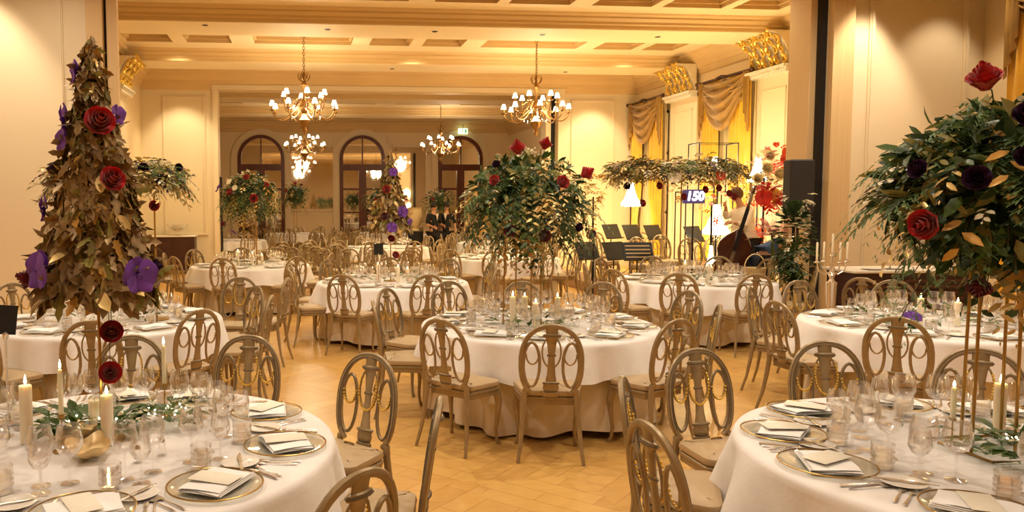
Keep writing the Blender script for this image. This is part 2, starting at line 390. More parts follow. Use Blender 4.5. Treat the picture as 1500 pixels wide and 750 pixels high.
for i,(x0,x1,z0,z1) in enumerate(((-.3,1.6,1.5,4.25),(4.12,5.68,.9,4.25))):
    m_=thing('wall_mirror','tall wall mirror between the %s arched doors of the end wall'%('first and second' if i==0 else 'second and third'),'mirror',((x0+x1)/2,YE-.02,z0),0)
    w=(x1-x0)/2; h=z1-z0
    MB().box(-w,w,-.015,0,0,h).obj('mirror_glass','mirror',m_,smooth=False)
    mb=MB(); 
    for a,b,c,d in ((-w-.06,-w+.03,-.05,h+.05),(w-.03,w+.06,-.05,h+.05),(-w,w,-.06,.03),(-w,w,h-.03,h+.06)): mb.box(a,b,-.05,0,c,d)
    mb.obj('mirror_frame','panelm',m_,smooth=False)
ex=thing('exit_sign','small green and white exit sign above the arched door under the exit sign','sign',(7.24,YE-.35,4.78))
MB().box(-.21,.21,-.03,.03,0,.24,.01).obj('sign_box','exitw',ex,smooth=False)
mb=MB(); mb.ball((-.02,-.034,.19),.022); 
for p in (((-.02,-.034,.17),(-.03,-.034,.11)),((-.03,-.034,.11),(-.08,-.034,.05)),((-.03,-.034,.11),(.02,-.034,.08)),((.02,-.034,.08),(.0,-.034,.04)),((-.02,-.034,.16),(.04,-.034,.13)),((-.02,-.034,.16),(-.07,-.034,.13))): mb.tube(p,.012,n=5)
mb.box(.08,.16,-.036,-.031,.04,.2); mb.prism([(-.12,.12),(-.17,.16),(-.17,.08)],-.036,-.031,1)
mb.obj('running_figure','exitg',ex,smooth=False)
MB().box(-.01,.01,-.01,.01,.24,.42).obj('hanger','blackm',ex,smooth=False)
# gilded corbels under the beams
def corbel(name,label,x,y0,y1,sg):
    o=thing(name,label,'corbel',(x,y0,0)); w=y1-y0
    pr=[(0,4.3)]+[( .06+.4*(1-math.cos(PI/2*k/10)),4.38+.6*math.sin(PI/2*k/10)) for k in range(11)]+[(.46,5.0),(0,5.0)]
    pts=[(sg*p,q) for p,q in pr]
    MB().prism(pts,0,w,1).obj('bracket','panelm',o,smooth=False)
    mb=MB(); mb.box(min(0,sg*.16),max(0,sg*.16),-.04,w+.04,4.24,4.33); mb.box(min(0,sg*.22),max(0,sg*.22),-.07,w+.07,4.33,4.38)
    k=0
    while k*.07<w: mb.box(min(0,sg*.19),max(0,sg*.19),k*.07,k*.07+.035,4.29,4.335); k+=1
    mb.obj('shelf','marble',o,smooth=False)
    g=MB()
    for r in range(6):
        y=.08+(w-.16)*r/5
        for t in range(4):
            a=PI/2*(t+.6)/4.2; cx=.06+.4*(1-math.cos(a)); cz=4.38+.6*math.sin(a)
            nx,nz=math.sin(PI/2*(t+.6)/4.2)*.0+.75,-.6
            P=[]
            for q in range(12):
                th=q*.55; R=.085*(1-q/14)
                P.append((sg*(cx+.04+nx*0.02+R*math.cos(th)*.5),y+R*math.sin(th)*(1 if (r+t)%2 else -1),cz-.03+R*math.cos(th)))
            g.tube(P,[.031*(1-q/16) for q in range(12)],n=6)
        P=[(sg*(.09+.4*(1-math.cos(PI/2*k/8))),y+.05,4.36+.6*math.sin(PI/2*k/8)) for k in range(9)]
        g.tube(P,.018,n=6)
    g.obj('acanthus_ornament','gold',o)
    return o
corbel('beam_corbel','gilded corbel beside the gold swag curtain by the loudspeaker',XR-.1,13.95,15.1,-1)
corbel('beam_corbel','gilded corbel between the two swagged window curtains',XR-.1,17.5,18.7,-1)
corbel('beam_corbel','gilded corbel on the wall behind the gold leaf tree top',XL+.1,17.55,18.65,1)
# windows and curtains
def curtain_set(name,x,y0,y1,sg,label,ztop=4.45,z0=.02):
    o=thing(name,label,'curtain',(x,y0,0)); W=y1-y0
    def panel(a,b,mt,nm,off,am,k,gather=0):
        mb=MB()
        def fn(u,v):
            z=z0+(ztop-z0)*v; sq=1-gather*math.exp(-((z-1.3)/.5)**2)
            c=(a if gather>=0 and a<W/2 else b); y=c+(a+(b-a)*u-c)*sq
            return (sg*(off+am*math.sin(u*k*TAU)+.01*math.sin(u*k*5+z*2)),y,z)
        mb.grid(fn,int(k*10),14); return mb.obj(nm,mt,o)
    panel(.0,W,'drapel','sheer_panel',.04,.012,14)
    panel(.02,W*.42,'drapey','side_panel',.13,.035,5,.3); panel(W*.62,W-.02,'drapey','side_panel',.13,.035,5,.3)
    for a,b,dr,sh in ((.0,W*.5,.55,.0),(W*.5,W,.5,.0),(W*.08,W*.92,1.05,.07)):
        mb=MB()
        def fn(u,v,a=a,b=b,dr=dr,sh=sh):
            s_=math.sin(PI*u)
            y=a+(b-a)*(u)*1.; z=ztop-.02-(.06+dr*v)*(s_**.75)-.10*v*(1-s_)
            dd=.14+sh+.10*s_*(1-abs(2*v-1)**2)+.05*math.sin(v*TAU*4.5)*(.3+s_)
            return (sg*dd,y,z)
        mb.grid(fn,20,44); mb.obj('swag','drape',o)
    for a in (.0,W-.22):
        mb=MB()
        def fn(u,v,a=a):
            z=ztop-(1.25-.55*(u if a==0 else 1-u))*v
            return (sg*(.2+.04*math.sin(u*3*TAU)),a+.22*u*(1-.1*v),z)
        mb.grid(fn,24,8); mb.obj('tail','drape',o)
    mb=MB(); mb.tube([(sg*.2,-.06,ztop),(sg*.2,W+.06,ztop)],.03,n=8); mb.ball((sg*.2,-.08,ztop),.05); mb.ball((sg*.2,W+.08,ztop),.05)
    for k in range(5): mb.ball((sg*.24,W*(.42+.04*k),ztop+.01*(2-abs(k-2))),.035)
    mb.obj('curtain_rod','wenge',o)
    return o
def window(i,x,y0,y1):
    w=tag(MB().box(x-.03,x-.005,y0,y1,.6,4.1).obj('window_%d'%i,'black',smooth=False),kind='structure')
    mb=MB()
    for y in (y0,(y0+y1)/2-.03,y1-.06): mb.box(x-.07,x-.02,y,y+.06,.6,4.1)
    for z in (.6,1.5,3.0,4.04): mb.box(x-.07,x-.02,y0,y1,z,z+.06)
    mb.obj('window_frame','panelm',w,smooth=False)
window(1,XR,15.2,16.9); window(2,XR,19.0,20.7)
curtain_set('window_curtain',XR-.08,15.05,17.05,-1,'gold swagged curtain behind the metal display frame, beside the loudspeaker end')
curtain_set('window_curtain',XR-.08,18.9,20.8,-1,'gold swagged curtain at the corner by the black music stands')
curtain_set('window_curtain',9.87,7.2,9.9,-1,'golden brown swagged curtain above the huge evergreen bouquet',ztop=4.7)
# ceiling fittings
mb=MB(); mb.lathe([(.05,0),(.06,-.012),(.04,-.02),(.001,-.012)],12)
dl=tag(mb.obj('downlight','blackm'),None,'downlight'); DL=Proto(dl)
DLP=((-1.6,14.45),(.6,14.6),(2.6,14.6),(4.7,14.7),(7.0,14.7),(2.3,18.7),(2.18,15.85),(3.1,15.85),(6.6,18.8))
for k,(x,y) in enumerate(DLP):
    DL.put((x,y,ZS-.001 if k not in (6,7) else ZC-.001),0,'small dark round downlight set in the cream beamed ceiling','recessed ceiling downlights')
def chand_proto():
    o=thing('chandelier','x','chandelier',(0,0,ZC+.1))
    # z measured down from the ceiling rose
    MB().lathe([(.001,.05),(.09,.05),(.1,.0),(.06,-.05),(.02,-.09),(.001,-.1)],14).obj('ceiling_rose','brass',o)
    mb=MB(); z=-.09; k=0
    while z>-.8:
        P=[(.022*math.cos(t*TAU/8)*(1 if k%2 else 0),.022*math.cos(t*TAU/8)*(0 if k%2 else 1),z-.035+.04*math.sin(t*TAU/8)) for t in range(8)]
        mb.tube(P,.007,n=5,closed=True); z-=.058; k+=1
    mb.obj('chain','brass',o)
    mb=MB(); mb.lathe([(.001,-.78),(.03,-.8),(.045,-.88),(.02,-.93),(.03,-1.0),(.09,-1.06),(.05,-1.12),(.025,-1.2),(.03,-1.32),(.07,-1.4),(.1,-1.5),(.08,-1.58),(.04,-1.66),(.06,-1.72),(.13,-1.8),(.11,-1.88),(.05,-1.95),(.06,-2.0),(.03,-2.08),(.001,-2.12)],16)
    for k in range(6):
        a=k*TAU/6; c,s_=math.cos(a),math.sin(a)
        mb.tube([(c*r,s_*r,z) for r,z in ((.02,-1.0),(.1,-.95),(.13,-.86),(.09,-.8))],[.012,.014,.01,.004],n=5)
    mb.obj('central_stem','brass',o)
    def arm(R,zb,zt,ang,rz):
        c,s_=math.cos(ang),math.sin(ang)
        P=[(.06,zb+.1),(.2*R/.7,zb+.02),(.38*R/.7,zb-.16),(.55*R/.7,zb-.2),(.67*R/.7,zb-.12),(R,zt)]
        Q=[]
        for i in range(len(P)-1):
            for t in range(3):
                f=t/3; Q.append((P[i][0]*(1-f)+P[i+1][0]*f,P[i][1]*(1-f)+P[i+1][1]*f))
        Q.append(P[-1]); Q=[((Q[max(i-1,0)][0]+Q[i][0]+Q[min(i+1,len(Q)-1)][0])/3,(Q[max(i-1,0)][1]+Q[i][1]+Q[min(i+1,len(Q)-1)][1])/3) for i in range(len(Q))]
        mb=MB(); mb.tube([(c*r,s_*r,z) for r,z in Q],.014,n=6)
        cr=[( .3*R/.7+.06*math.cos(t*.6)*(1-t/16), zb+.0+.06*math.sin(t*.6)*(1-t/16)) for t in range(12)]
        mb.tube([(c*r,s_*r,z) for r,z in cr],[.01*(1-t/20) for t in range(12)],n=5)
        mb.lathe([(.001,-.02),(.02,-.015),(.055,.0),(.06,.012),(.02,.012),(.016,.03),(.016,.12),(.001,.12)],10,(c*R,s_*R,zt))
        a_=mb.obj('arm','brass',o)
        MB().lathe([(.058,.10),(.062,.1),(.032,.205),(.028,.205),(.058,.10)],12,(c*R,s_*R,zt)).obj('lamp_shade','shade',a_)
    for k in range(8): arm(.70,-1.6,-1.62,k*TAU/8+.2,0)
    for k in range(6): arm(.46,-1.42,-1.38,k*TAU/6+.55,0)
    mb=MB()
    for k in range(22):
        a=k*2.4; r=.12+.5*((k*7)%10)/10
        mb.lathe([(.001,0),(.012,-.02),(.001,-.06)],6,(r*math.cos(a),r*math.sin(a),-1.78+.06*((k*3)%5)/5))
    mb.obj('crystal_drop','glass',o)
    return o
CH=Proto(chand_proto()); ch0=CH.o
CH.put((.18,16.72,ZC+.1),.1,'brass chandelier with small white shades hanging beside the big gold leaf tree','brass chandeliers of the middle room')
CH.put((5.22,16.72,ZC+.1),.4,'brass chandelier with white shades directly above the central evergreen bouquet','brass chandeliers of the middle room')
CH.put((.3,27.7,ZC+.1),.3,'far brass chandelier seen beneath the one beside the gold tree','brass chandeliers of the far room')
CH.put((5.15,27.7,ZC+.1),.7,'far brass chandelier hanging by the green exit sign','brass chandeliers of the far room')
# ================================================================ chairs
def YB_(x,z): return -.245-(z-.47)*.15+.28*x*x
def chair_proto(detail=True):
    o=thing('dining_chair','x','chair'); n=8 if detail else 5
    parts=[]
    def put(mb,nm,m):
        if detail: return mb.obj(nm,m,o)
        parts.append((mb,m))
    # oval back frame
    mb=MB(); P=[]
    N=30 if detail else 16
    for k in range(N+1):
        th=math.radians(-52)+math.radians(284)*k/N
        c,s_=math.cos(th),math.sin(th); e=2.25 if s_>0 else 2.6
        x=.205*math.copysign(abs(c)**(2/e),c); z=.70+.258*math.copysign(abs(s_)**(2/e),s_)
        P.append((x,YB_(x,z),z))
    mb.tube(P,.0175,.014,up=(0,1,0),n=n)
    put(mb,'back_frame','chair')
    if detail:
        mb=MB(); Q=[(x*.965,y+.013,.7+(z-.7)*.965) for x,y,z in P[2:-2]]
        mb.tube(Q,.004,.003,up=(0,1,0),n=4); mb.tube([(x*1.035,y+.012,.7+(z-.7)*1.035) for x,y,z in P[2:-2]],.003,.003,up=(0,1,0),n=4)
        mb.obj('inlay_line','groove',o)
    # splat
    prof=[(.045,.962),(.040,.925),(.040,.905),(.058,.9),(.060,.89),(.057,.88),(.042,.875),(.034,.85),(.026,.79),(.023,.765),(.029,.76),(.029,.745),(.022,.74),(.024,.68),(.030,.61),(.038,.565),(.054,.56),(.056,.548),(.05,.542),(.055,.52),(.05,.50),(.038,.492),(.056,.487),(.056,.462),(.05,.455)][::-1]
    mb=MB(); nn=10 if detail else 6; v=[];f=[]
    for r,z in prof:
        for k in range(nn):
            a=TAU*k/nn; v.append((r*math.cos(a),YB_(0,z)+max(.011,r*.33)*math.sin(a),z))
    for i in range(len(prof)-1):
        for k in range(nn): f.append((i*nn+k,i*nn+(k+1)%nn,(i+1)*nn+(k+1)%nn,(i+1)*nn+k))
    f.append(tuple(range(nn))); f.append(tuple(range((len(prof)-1)*nn,len(prof)*nn)))
    mb.add(v,f); sp=put(mb,'splat','chair')
    if detail:
        mb=MB()
        for z,r in ((.89,.062),(.752,.031),(.555,.058),(.497,.046)):
            mb.lathe([(r,-.003),(r+.002,0),(r,.003)],12,(0,YB_(0,z),z),1,.42)
        mb.obj('band_groove','groove',sp)
    # side loops
    def ell(cx,cz,rx,rz,N,a0=0,a1=TAU,dy=0):
        return [(cx+rx*math.cos(a0+(a1-a0)*k/N),YB_(cx+rx*math.cos(a0+(a1-a0)*k/N),cz+rz*math.sin(a0+(a1-a0)*k/N))+dy,cz+rz*math.sin(a0+(a1-a0)*k/N)) for k in range(N if abs(a1-a0)>6.2 else N+1)]
    for sg in (-1,1):
        mb=MB(); mb.tube(ell(sg*.133,.683,.055,.158,20 if detail else 12),.0105,.010,up=(0,1,0),n=6 if detail else 4,closed=True)
        lp=put(mb,'side_loop','chair')
        mb=MB(); mb.tube(ell(sg*.128,.755,.043,.07,10,PI,TAU),.006,.006,up=(0,1,0),n=5 if detail else 4)
        put(mb,'garland_rail','chair')
        if detail:
            mb=MB(); mb.tube([(x*.99,y+.010,z) for x,y,z in ell(sg*.133,.683,.055,.158,20)],.003,.002,up=(0,1,0),n=4,closed=True); mb.obj('inlay_line','groove',lp)
            mb=MB()
            for p in ell(sg*.128,.755,.043,.07,11,PI,TAU,.009): mb.ball(p,.0075,6,4)
            mb.obj('bead_garland','gold',o)
    mb=MB(); mb.tube(ell(0,.775,.064,.112,16 if detail else 10),.006,.006,up=(0,1,0),n=5 if detail else 4,closed=True); put(mb,'centre_loop','chair')
    if detail:
        mb=MB()
        for p in ell(0,.775,.064,.112,26,math.radians(150),math.radians(390),.009): mb.ball(p,.0075,6,4)
        mb.obj('bead_garland','gold',o)
    # seat rail, cushion
    def outline(gr):
        P=[]
        for (cx,cy,r,a0) in ((.235,.12,.055,0),(-.235,.12,.055,90),(-.195,-.20,.035,180),(.195,-.20,.035,270)):
            for k in range(5):
                a=math.radians(a0+90*k/4); P.append((cx-math.copysign(r,cx)+ (r+gr)*math.cos(a),cy-math.copysign(r,cy)+(r+gr)*math.sin(a)))
        return P
    def slab(levels):
        mb=MB(); v=[];f=[];K=20
        for gr,z in levels: v+=[(x,y,z) for x,y in outline(gr)]
        L=len(levels)
        for i in range(L-1):
            for k in range(K): f.append((i*K+k,i*K+(k+1)%K,(i+1)*K+(k+1)%K,(i+1)*K+k))
        v.append((0,-.01,levels[-1][1]+.012)); t=len(v)-1
        for k in range(K): f.append(((L-1)*K+k,(L-1)*K+(k+1)%K,t))
        f.append(tuple(range(K-1,-1,-1))); mb.add(v,f); return mb
    put(slab([(-.01,.385),(0,.39),(0,.418),(.006,.423),(.006,.438),(-.002,.445)]),'seat_rail','chair')
    cu=put(slab([(-.008,.446),(.004,.452),(.010,.468),(.004,.486),(-.02,.497),(-.06,.504)]),'seat_cushion','seat')
    if detail:
        mb=MB(); mb.tube([(-.035,-.13,.500),(-.03,-.13,.511),(0,-.13,.514),(.03,-.13,.511),(.035,-.13,.500)],.005,n=5); mb.obj('pull_tab','brass',cu)
    # legs
    for sg in (-1,1):
        mb=MB(); P=[(sg*.172,YB_(.17,.50)-.0,.505),(sg*.178,-.235,.44),(sg*.188,-.25,.30),(sg*.203,-.275,.14),(sg*.222,-.315,.0)]
        mb.tube(P,[.019,.021,.019,.015,.012],[.017,.019,.017,.013,.011],up=(0,1,0),n=n); put(mb,'leg','chair')
        mb=MB(); P=[(sg*.198,.088,.425),(sg*.212,.100,.39),(sg*.222,.112,.32),(sg*.214,.108,.22),(sg*.203,.100,.12),(sg*.207,.108,.04),(sg*.216,.122,.008),(sg*.218,.126,0)]
        mb.tube(P,[.028,.03,.025,.017,.0135,.012,.017,.014],n=n); put(mb,'leg','chair')
    if not detail:
        # one mesh, two materials
        V=[];F=[];MI=[]
        for mb,m in parts:
            b=len(V); V+=mb.v; F+=[tuple(i+b for i in q) for q in mb.f]; MI+=[1 if m=='seat' else 0]*len(mb.f)
        me=bpy.data.meshes.new('dining_chair'); me.from_pydata([tuple(p) for p in V],[],F); me.materials.append(M['chair']); me.materials.append(M['seat'])
        me.polygons.foreach_set('material_index',MI); me.polygons.foreach_set('use_smooth',[True]*len(F)); me.update()
        bpy.data.objects.remove(o)
        o=bpy.data.objects.new('dining_chair',me); COL.objects.link(o); tag(o,'x','chair')
    return o
CHAIR=Proto(chair_proto(True)); CHAIRS=Proto(chair_proto(False))
TAB={ # centre, phrase, group
'T1':((2.07,6.51),'central table'),'T2':((1.26,10.3),'small gold tree table'),'T3':((-.85,3.45),'big gold tree table'),
'T4':((2.87,2.85),'huge evergreen bouquet table'),'T5':((-1.71,7.25),'leaf canopy table'),'T6':((5.4,6.1),'candelabra table'),
'T7':((5.3,9.9),'bassist table'),'T8':((-.8,13.4),'purple bush table'),'T9':((3.95,14.49),'music stand table'),
'T10':((2.09,18.3),'cluttered inner table'),'T11':((-1.9,22.6),'dark pocket far table'),'T12':((2.97,27.09),'middle arch far table'),
'T13':((-.1,27),'wall mirror far table'),'T14':((4.6,25),'waiters far table'),'T15':((5.2,20),'second opening table')}
CH_AT={
    'T1': [(13, 1.59), (49, 1.62), (79, 1.43), (108, 1.62), (141, 1.55), (178, 1.38), (226, 1.49), (256, 1.45), (296, 1.36), (336, 1.43)],
    'T2': [(10, 1.43), (47, 1.43), (85, 1.43), (123, 1.43), (160, 1.43), (198, 1.43), (240, 1.49), (279, 1.45), (332, 1.36)],
    'T3': [(32, 1.46), (69, 1.55), (98, 1.56), (134, 1.43), (314, 1.49), (351, 1.45)],
    'T4': [(50, 1.42), (81, 1.36), (116, 1.4), (155, 1.48), (183, 1.55)],
    'T5': [(25, 1.43), (56, 1.9), (96, 1.43), (136, 1.8), (243, 1.43), (279, 1.56), (311, 1.39), (353, 1.47)],
    'T6': [(20, 1.43), (60, 1.62), (97, 1.51), (137, 1.36), (181, 1.36), (221, 1.5)],
    'T7': [(24, 1.62), (50, 1.62), (87, 1.43), (126, 1.43), (166, 1.43), (205, 1.54), (235, 1.57), (268, 1.51), (332, 1.36)],
    'T8': [(22, 1.43), (61, 1.43), (100, 1.43), (139, 1.43), (178, 1.43), (217, 1.43), (256, 1.36), (303, 1.36), (343, 1.36)],
    'T9': [(28, 1.43), (65, 1.43), (102, 1.43), (138, 1.43), (175, 1.43), (212, 1.43), (248, 1.62), (278, 1.62), (315, 1.43), (351, 1.43)],
    'T10': [(35, 1.43), (72, 1.43), (108, 1.43), (145, 1.43), (181, 1.43), (218, 1.43), (254, 1.62), (286, 1.62), (322, 1.43), (359, 1.43)],
    'T11': [(6, 1.43), (42, 1.43), (78, 1.43), (114, 1.43), (150, 1.43), (186, 1.43), (222, 1.43), (258, 1.43), (294, 1.43), (330, 1.43)],
    'T12': [(3, 1.43), (39, 1.43), (75, 1.43), (111, 1.43), (147, 1.43), (183, 1.43), (219, 1.43), (255, 1.43), (291, 1.43), (327, 1.43)],
    'T13': [(12, 1.43), (48, 1.43), (84, 1.43), (120, 1.43), (156, 1.43), (192, 1.43), (228, 1.43), (264, 1.43), (300, 1.43), (336, 1.43)],
    'T14': [(10, 1.43), (46, 1.43), (82, 1.43), (118, 1.43), (154, 1.43), (190, 1.43), (226, 1.43), (262, 1.43), (298, 1.43), (334, 1.43)],
    'T15': [(23, 1.43), (59, 1.43), (95, 1.43), (131, 1.43), (167, 1.43), (203, 1.43), (239, 1.43), (275, 1.43), (311, 1.43), (347, 1.43)]}
HRS=['twelve','one','two','three','four','five','six','seven','eight','nine','ten','eleven']
def clock(a):
    h=((90-a)/30)%12; k=int(round(h*2))%24
    return (HRS[k//2]+" o'clock") if k%2==0 else 'half past '+HRS[k//2]
def view_word(x,y,face):
    # face: heading of the sitter; viewer at origin
    tv=math.degrees(math.atan2(-y,-x)); d=abs((face-tv+180)%360-180)
    return 'seen from behind' if d>118 else ('seen edge-on' if d>62 else 'facing the viewer')
NEAR=('T1','T2','T3','T4','T5','T6','T7','T8')
for t,((cx,cy),ph) in TAB.items():
    for a,d in CH_AT[t]:
        d=max(d,1.42)
        r=math.radians(a); x=cx+d*math.cos(r); y=cy+d*math.sin(r); face=a+180
        if t=='T5' and a==56: face=262
        if t=='T4' and a==116: face=-82
        if t=='T3' and a==32: face=-137
        x+=.30*math.cos(math.radians(face)); y+=.30*math.sin(math.radians(face))
        jit=rnd.uniform(-4,4)
        pr=CHAIR if t in NEAR else CHAIRS
        pr.put((x,y,0),math.radians(face-90+jit),"oval-back chair %s, %s seat, %s"%(view_word(x,y,face),clock(a),ph),'chairs around the '+ph)
CHAIR.put((-.42,8.8,0),math.radians(78),'oval-back painted chair seen edge-on, standing loose before the purple bush table','loose chairs')
CHAIR.put((6.35,7.95,0),math.radians(-60),'oval-back painted chair pulled out beside the dark partition slot','loose chairs')
for k,(x,y,r) in enumerate(((6.2,13.2,200),(6.75,12.6,170),(5.9,14.3,215),(7.0,14.0,190),(7.5,13.2,160),(6.4,15.6,200),(7.2,15.4,180))):
    CHAIRS.put((x,y,.2),math.radians(r),'oval-back chair of the musicians among the black music stands, '+('first second third fourth fifth sixth seventh'.split()[k])+' from the front','musicians chairs')
CHL=[o_ for o_ in COL.objects if o_.name.startswith('dining_chair') and not o_.parent]
# rows of spare chairs between the far tables
k=0
for (x0,y0,nx,ny,wh) in ((-.35,15.2,3,4,'the purple bush table'),(.9,14.0,3,2,'the small gold tree'),(3.0,17.6,4,4,'the second opening'),(4.7,22.0,3,3,'the waiters'),(.6,22.6,3,3,'the wall mirror')):
    for i in range(nx):
        for j in range(ny):
            qx,qy=x0+i*.56,y0+j*.7
            if any(math.dist((qx,qy),c)<1.65 for c,_ in TAB.values()) or any(math.dist((qx,qy),o_.location[:2])<.5 for o_ in CHL): continue
            CHAIRS.put((x0+i*.56+rnd.uniform(-.05,.05),y0+j*.7+rnd.uniform(-.08,.08),0),rnd.choice((0,3.14,1.57,.3,2.9)),'oval-back chair standing in a close cluster of spare chairs beyond '+wh,'spare chairs beyond '+wh); k+=1
# ================================================================ tables and cloths
def table_proto(seg):
    o=thing('banquet_table','x','table')
    MB().lathe([(.99,.715),(1.0,.72),(1.0,.742),(.99,.745)],48).obj('tabletop','wood',o)
    MB().lathe([(.32,0.0),(.34,.03),(.08,.06),(.06,.3),(.06,.6),(.12,.7),(.3,.714)],16).obj('pedestal','wenge',o)
    mb=MB()
    def fn(u,v):
        a=u*TAU; z=.742-(.70+.025*math.sin(a*4+1)*v)*v; am=.06*v**1.2
        r=.90+.03*v+am*math.sin(a*13+1.6*math.sin(a*3))+.02*v*math.sin(a*7+1)
        return (r*math.cos(a),r*math.sin(a),z)
    mb.grid(fn,seg,9,wu=True); mb.obj('floor_length_undercloth','under',o)
    return o
def cloth_proto(seg,ph):
    mb=MB()
    NV=[(0.001,.752),(.3,.752),(.6,.752),(.85,.752),(.95,.752),(.985,.750),(1.003,.742),(1.012,.725)]
    v=[];f=[]
    H=[.08,.2,.35,.5,.65,.8,.9,1.0]
    rows_=len(NV)+len(H)
    for j in range(rows_):
        for i in range(seg):
            a=TAU*i/seg
            if j<len(NV): r,z=NV[j]; z+=.0008*math.sin(a*5+r*9)*(r>.1)
            else:
                h=H[j-len(NV)]; hem=.265+.035*math.sin(4*a+ph)+.012*math.sin(13*a)
                z=.725-hem*h; am=.062*h**.8
                r=1.012+.05*h+am*math.sin(a*13+2.2*math.sin(a*2+ph)+1.1*math.sin(a*5))*(.7+.3*math.sin(a*3+ph))+.010*h*math.sin(a*31+ph)+ .01*h*math.sin(a*5)
            v.append((r*math.cos(a),r*math.sin(a),z))
    for j in range(rows_-1):
        for i in range(seg): f.append((j*seg+i,j*seg+(i+1)%seg,(j+1)*seg+(i+1)%seg,(j+1)*seg+i))
    mb.add(v,f); return tag(mb.obj('tablecloth','cloth'),'x','tablecloth')
TP=Proto(table_proto(180)); CP=Proto(cloth_proto(200,.4))
for t,((cx,cy),ph) in TAB.items():
    TP.put((cx,cy,0),rnd.uniform(0,6),'round banquet table with cream floor-length undercloth, '+ph,'round banquet tables')
    CP.put((cx,cy,0),{'T1':.9,'T3':.3,'T4':2.6}.get(t,rnd.uniform(0,6)),'white scalloped tablecloth draped over the '+ph,'white tablecloths')
ZT=.7545
# ================================================================ place settings
def wine_glass(h,r,name):
    pr=[(.001,0),(.036,.001),(.034,.004),(.006,.010),(.0045,.02),(.0045,h*.42),(.008,h*.46),(r*.7,h*.53),(r,h*.66),(r*.97,h*.78),(r*.78,h)]
    return tag(MB().lathe(pr+[(r*.76,h),(r*.94,h*.78),(r*.97,h*.66),(r*.66,h*.545),(.001,h*.48)],18).obj(name,'glass'),'x','glass')
G1=Proto(wine_glass(.225,.051,'wine_glass')); G2=Proto(wine_glass(.19,.040,'white_wine_glass'))
mb=MB(); mb.lathe([(.001,0),(.036,0),(.039,.004),(.042,.1),(.040,.1),(.037,.012),(.001,.010)],20)
for z in (.03,.05,.07): mb.lathe([(.0405,z-.004),(.0425,z),(.0405,z+.004)],20)
G3=Proto(tag(mb.obj('tumbler','glass'),'x','glass'))
pl=thing('charger_plate','x','plate')
MB().lathe([(.001,.002),(.1,.002),(.115,.004),(.160,.012),(.165,.013),(.165,.016),(.158,.016),(.113,.009),(.1,.007),(.001,.007)],36).obj('plate_disc','gplate',pl)
MB().lathe([(.161,.0125),(.166,.012),(.167,.0155),(.163,.017),(.161,.0155)],36).obj('gold_rim','pole',pl)
PL=Proto(pl)
BP=Proto(tag(MB().lathe([(.001,.001),(.045,.001),(.05,.004),(.075,.010),(.077,.012),(.072,.0125),(.048,.007),(.001,.006)],28).obj('bread_plate','china'),'x','plate'))
mb=MB()
for k,(s_,z,tw) in enumerate(((1,.0,0),(.97,.006,.03),(.94,.012,-.03))):
    mb.grid(lambda u,v,s_=s_,z=z,tw=tw:((u-.5)*.25*s_+tw*(v-.5)*.4,(v-.5)*.18*s_,.018+z+.004*math.sin(u*5+v*3)-.006*(abs(2*u-1)**4)),8,6)
    mb.grid(lambda u,v,s_=s_,z=z,tw=tw:((u-.5)*.25*s_,(-.5)*.18*s_+.003*math.sin(v*PI)*-1,.018+z-.006*v),8,2)
mb.box(-.12,.12,-.09,.09,.0165,.0185)
NP=Proto(tag(mb.obj('folded_napkin','napkin'),'x','napkin'))
MC=Proto(tag(MB().box(-.05,.05,-.09,.09,.036,.0385,.0008).obj('menu_card','gloss'),'x','menu'))
def fork():
    mb=MB(); mb.tube([(0,-.1,.003),(0,-.06,.005),(0,.01,.004),(0,.035,.004)],[.006,.005,.0025,.004],[.002,.002,.002,.002],up=(0,0,1),n=6)
    mb.tube([(0,.03,.004),(0,.045,.004),(0,.055,.004)],[.004,.012,.0125],[.0015]*3,up=(0,0,1),n=6)
    for x in (-.0095,-.0032,.0032,.0095): mb.tube([(x,.052,.004),(x,.075,.003),(x*.95,.097,.006)],.0018,n=4)
    return mb
def knife():
    mb=MB(); mb.tube([(0,-.11,.004),(0,-.06,.005),(0,0,.004)],[.007,.0065,.005],[.004]*3,up=(0,0,1),n=6)
    mb.tube([(0,0,.004),(.001,.02,.004),(.002,.07,.004),(.006,.11,.004)],[.006,.0095,.009,.001],[.0012]*4,up=(0,0,1),n=6); return mb
def spoon():
    mb=MB(); mb.tube([(0,-.1,.003),(0,-.05,.005),(0,.03,.004)],[.006,.004,.0025],[.002]*3,up=(0,0,1),n=6)
    mb.lathe([(.001,-.004),(.012,-.002),(.02,.003),(.017,.003),(.001,.0)],12,(0,.058,.004),.8,1.35); return mb
FK=Proto(tag(fork().obj('fork','silver'),'x','fork')); KN=Proto(tag(knife().obj('knife','silver'),'x','knife')); SP=Proto(tag(spoon().obj('spoon','silver'),'x','spoon'))
SA=thing('salt_shaker','x','shaker'); MB().lathe([(.001,0),(.018,0),(.02,.01),(.014,.05),(.012,.055)],12).obj('shaker_body','glass',SA); MB().lathe([(.012,.055),(.0135,.057),(.011,.07),(.001,.073)],12).obj('shaker_cap','silver',SA); SAP=Proto(SA)
SET={ 'T1':[a for a,_ in CH_AT['T1']],'T2':[a for a,_ in CH_AT['T2']]+[305],'T3':[351,32,69,98,134,314,278,170,205,242],'T4':[50,81,116,150,183,14,221,256],
 'T5':[25,58,96,136,243,279,311,353,172,208],'T6':[20,60,97,137,181,221,262,300,338],'T7':[a for a,_ in CH_AT['T7']]+[300],'T8':[a for a,_ in CH_AT['T8']],
 'T9':[212,248,278,315,351,175,28,138],'T10':[218,254,286,322,181,359],'T11':[222,258,294,330],'T12':[219,255,291,327],'T13':[228,264,300],'T14':[226,262,298,334],'T15':[203,239,275,311]}
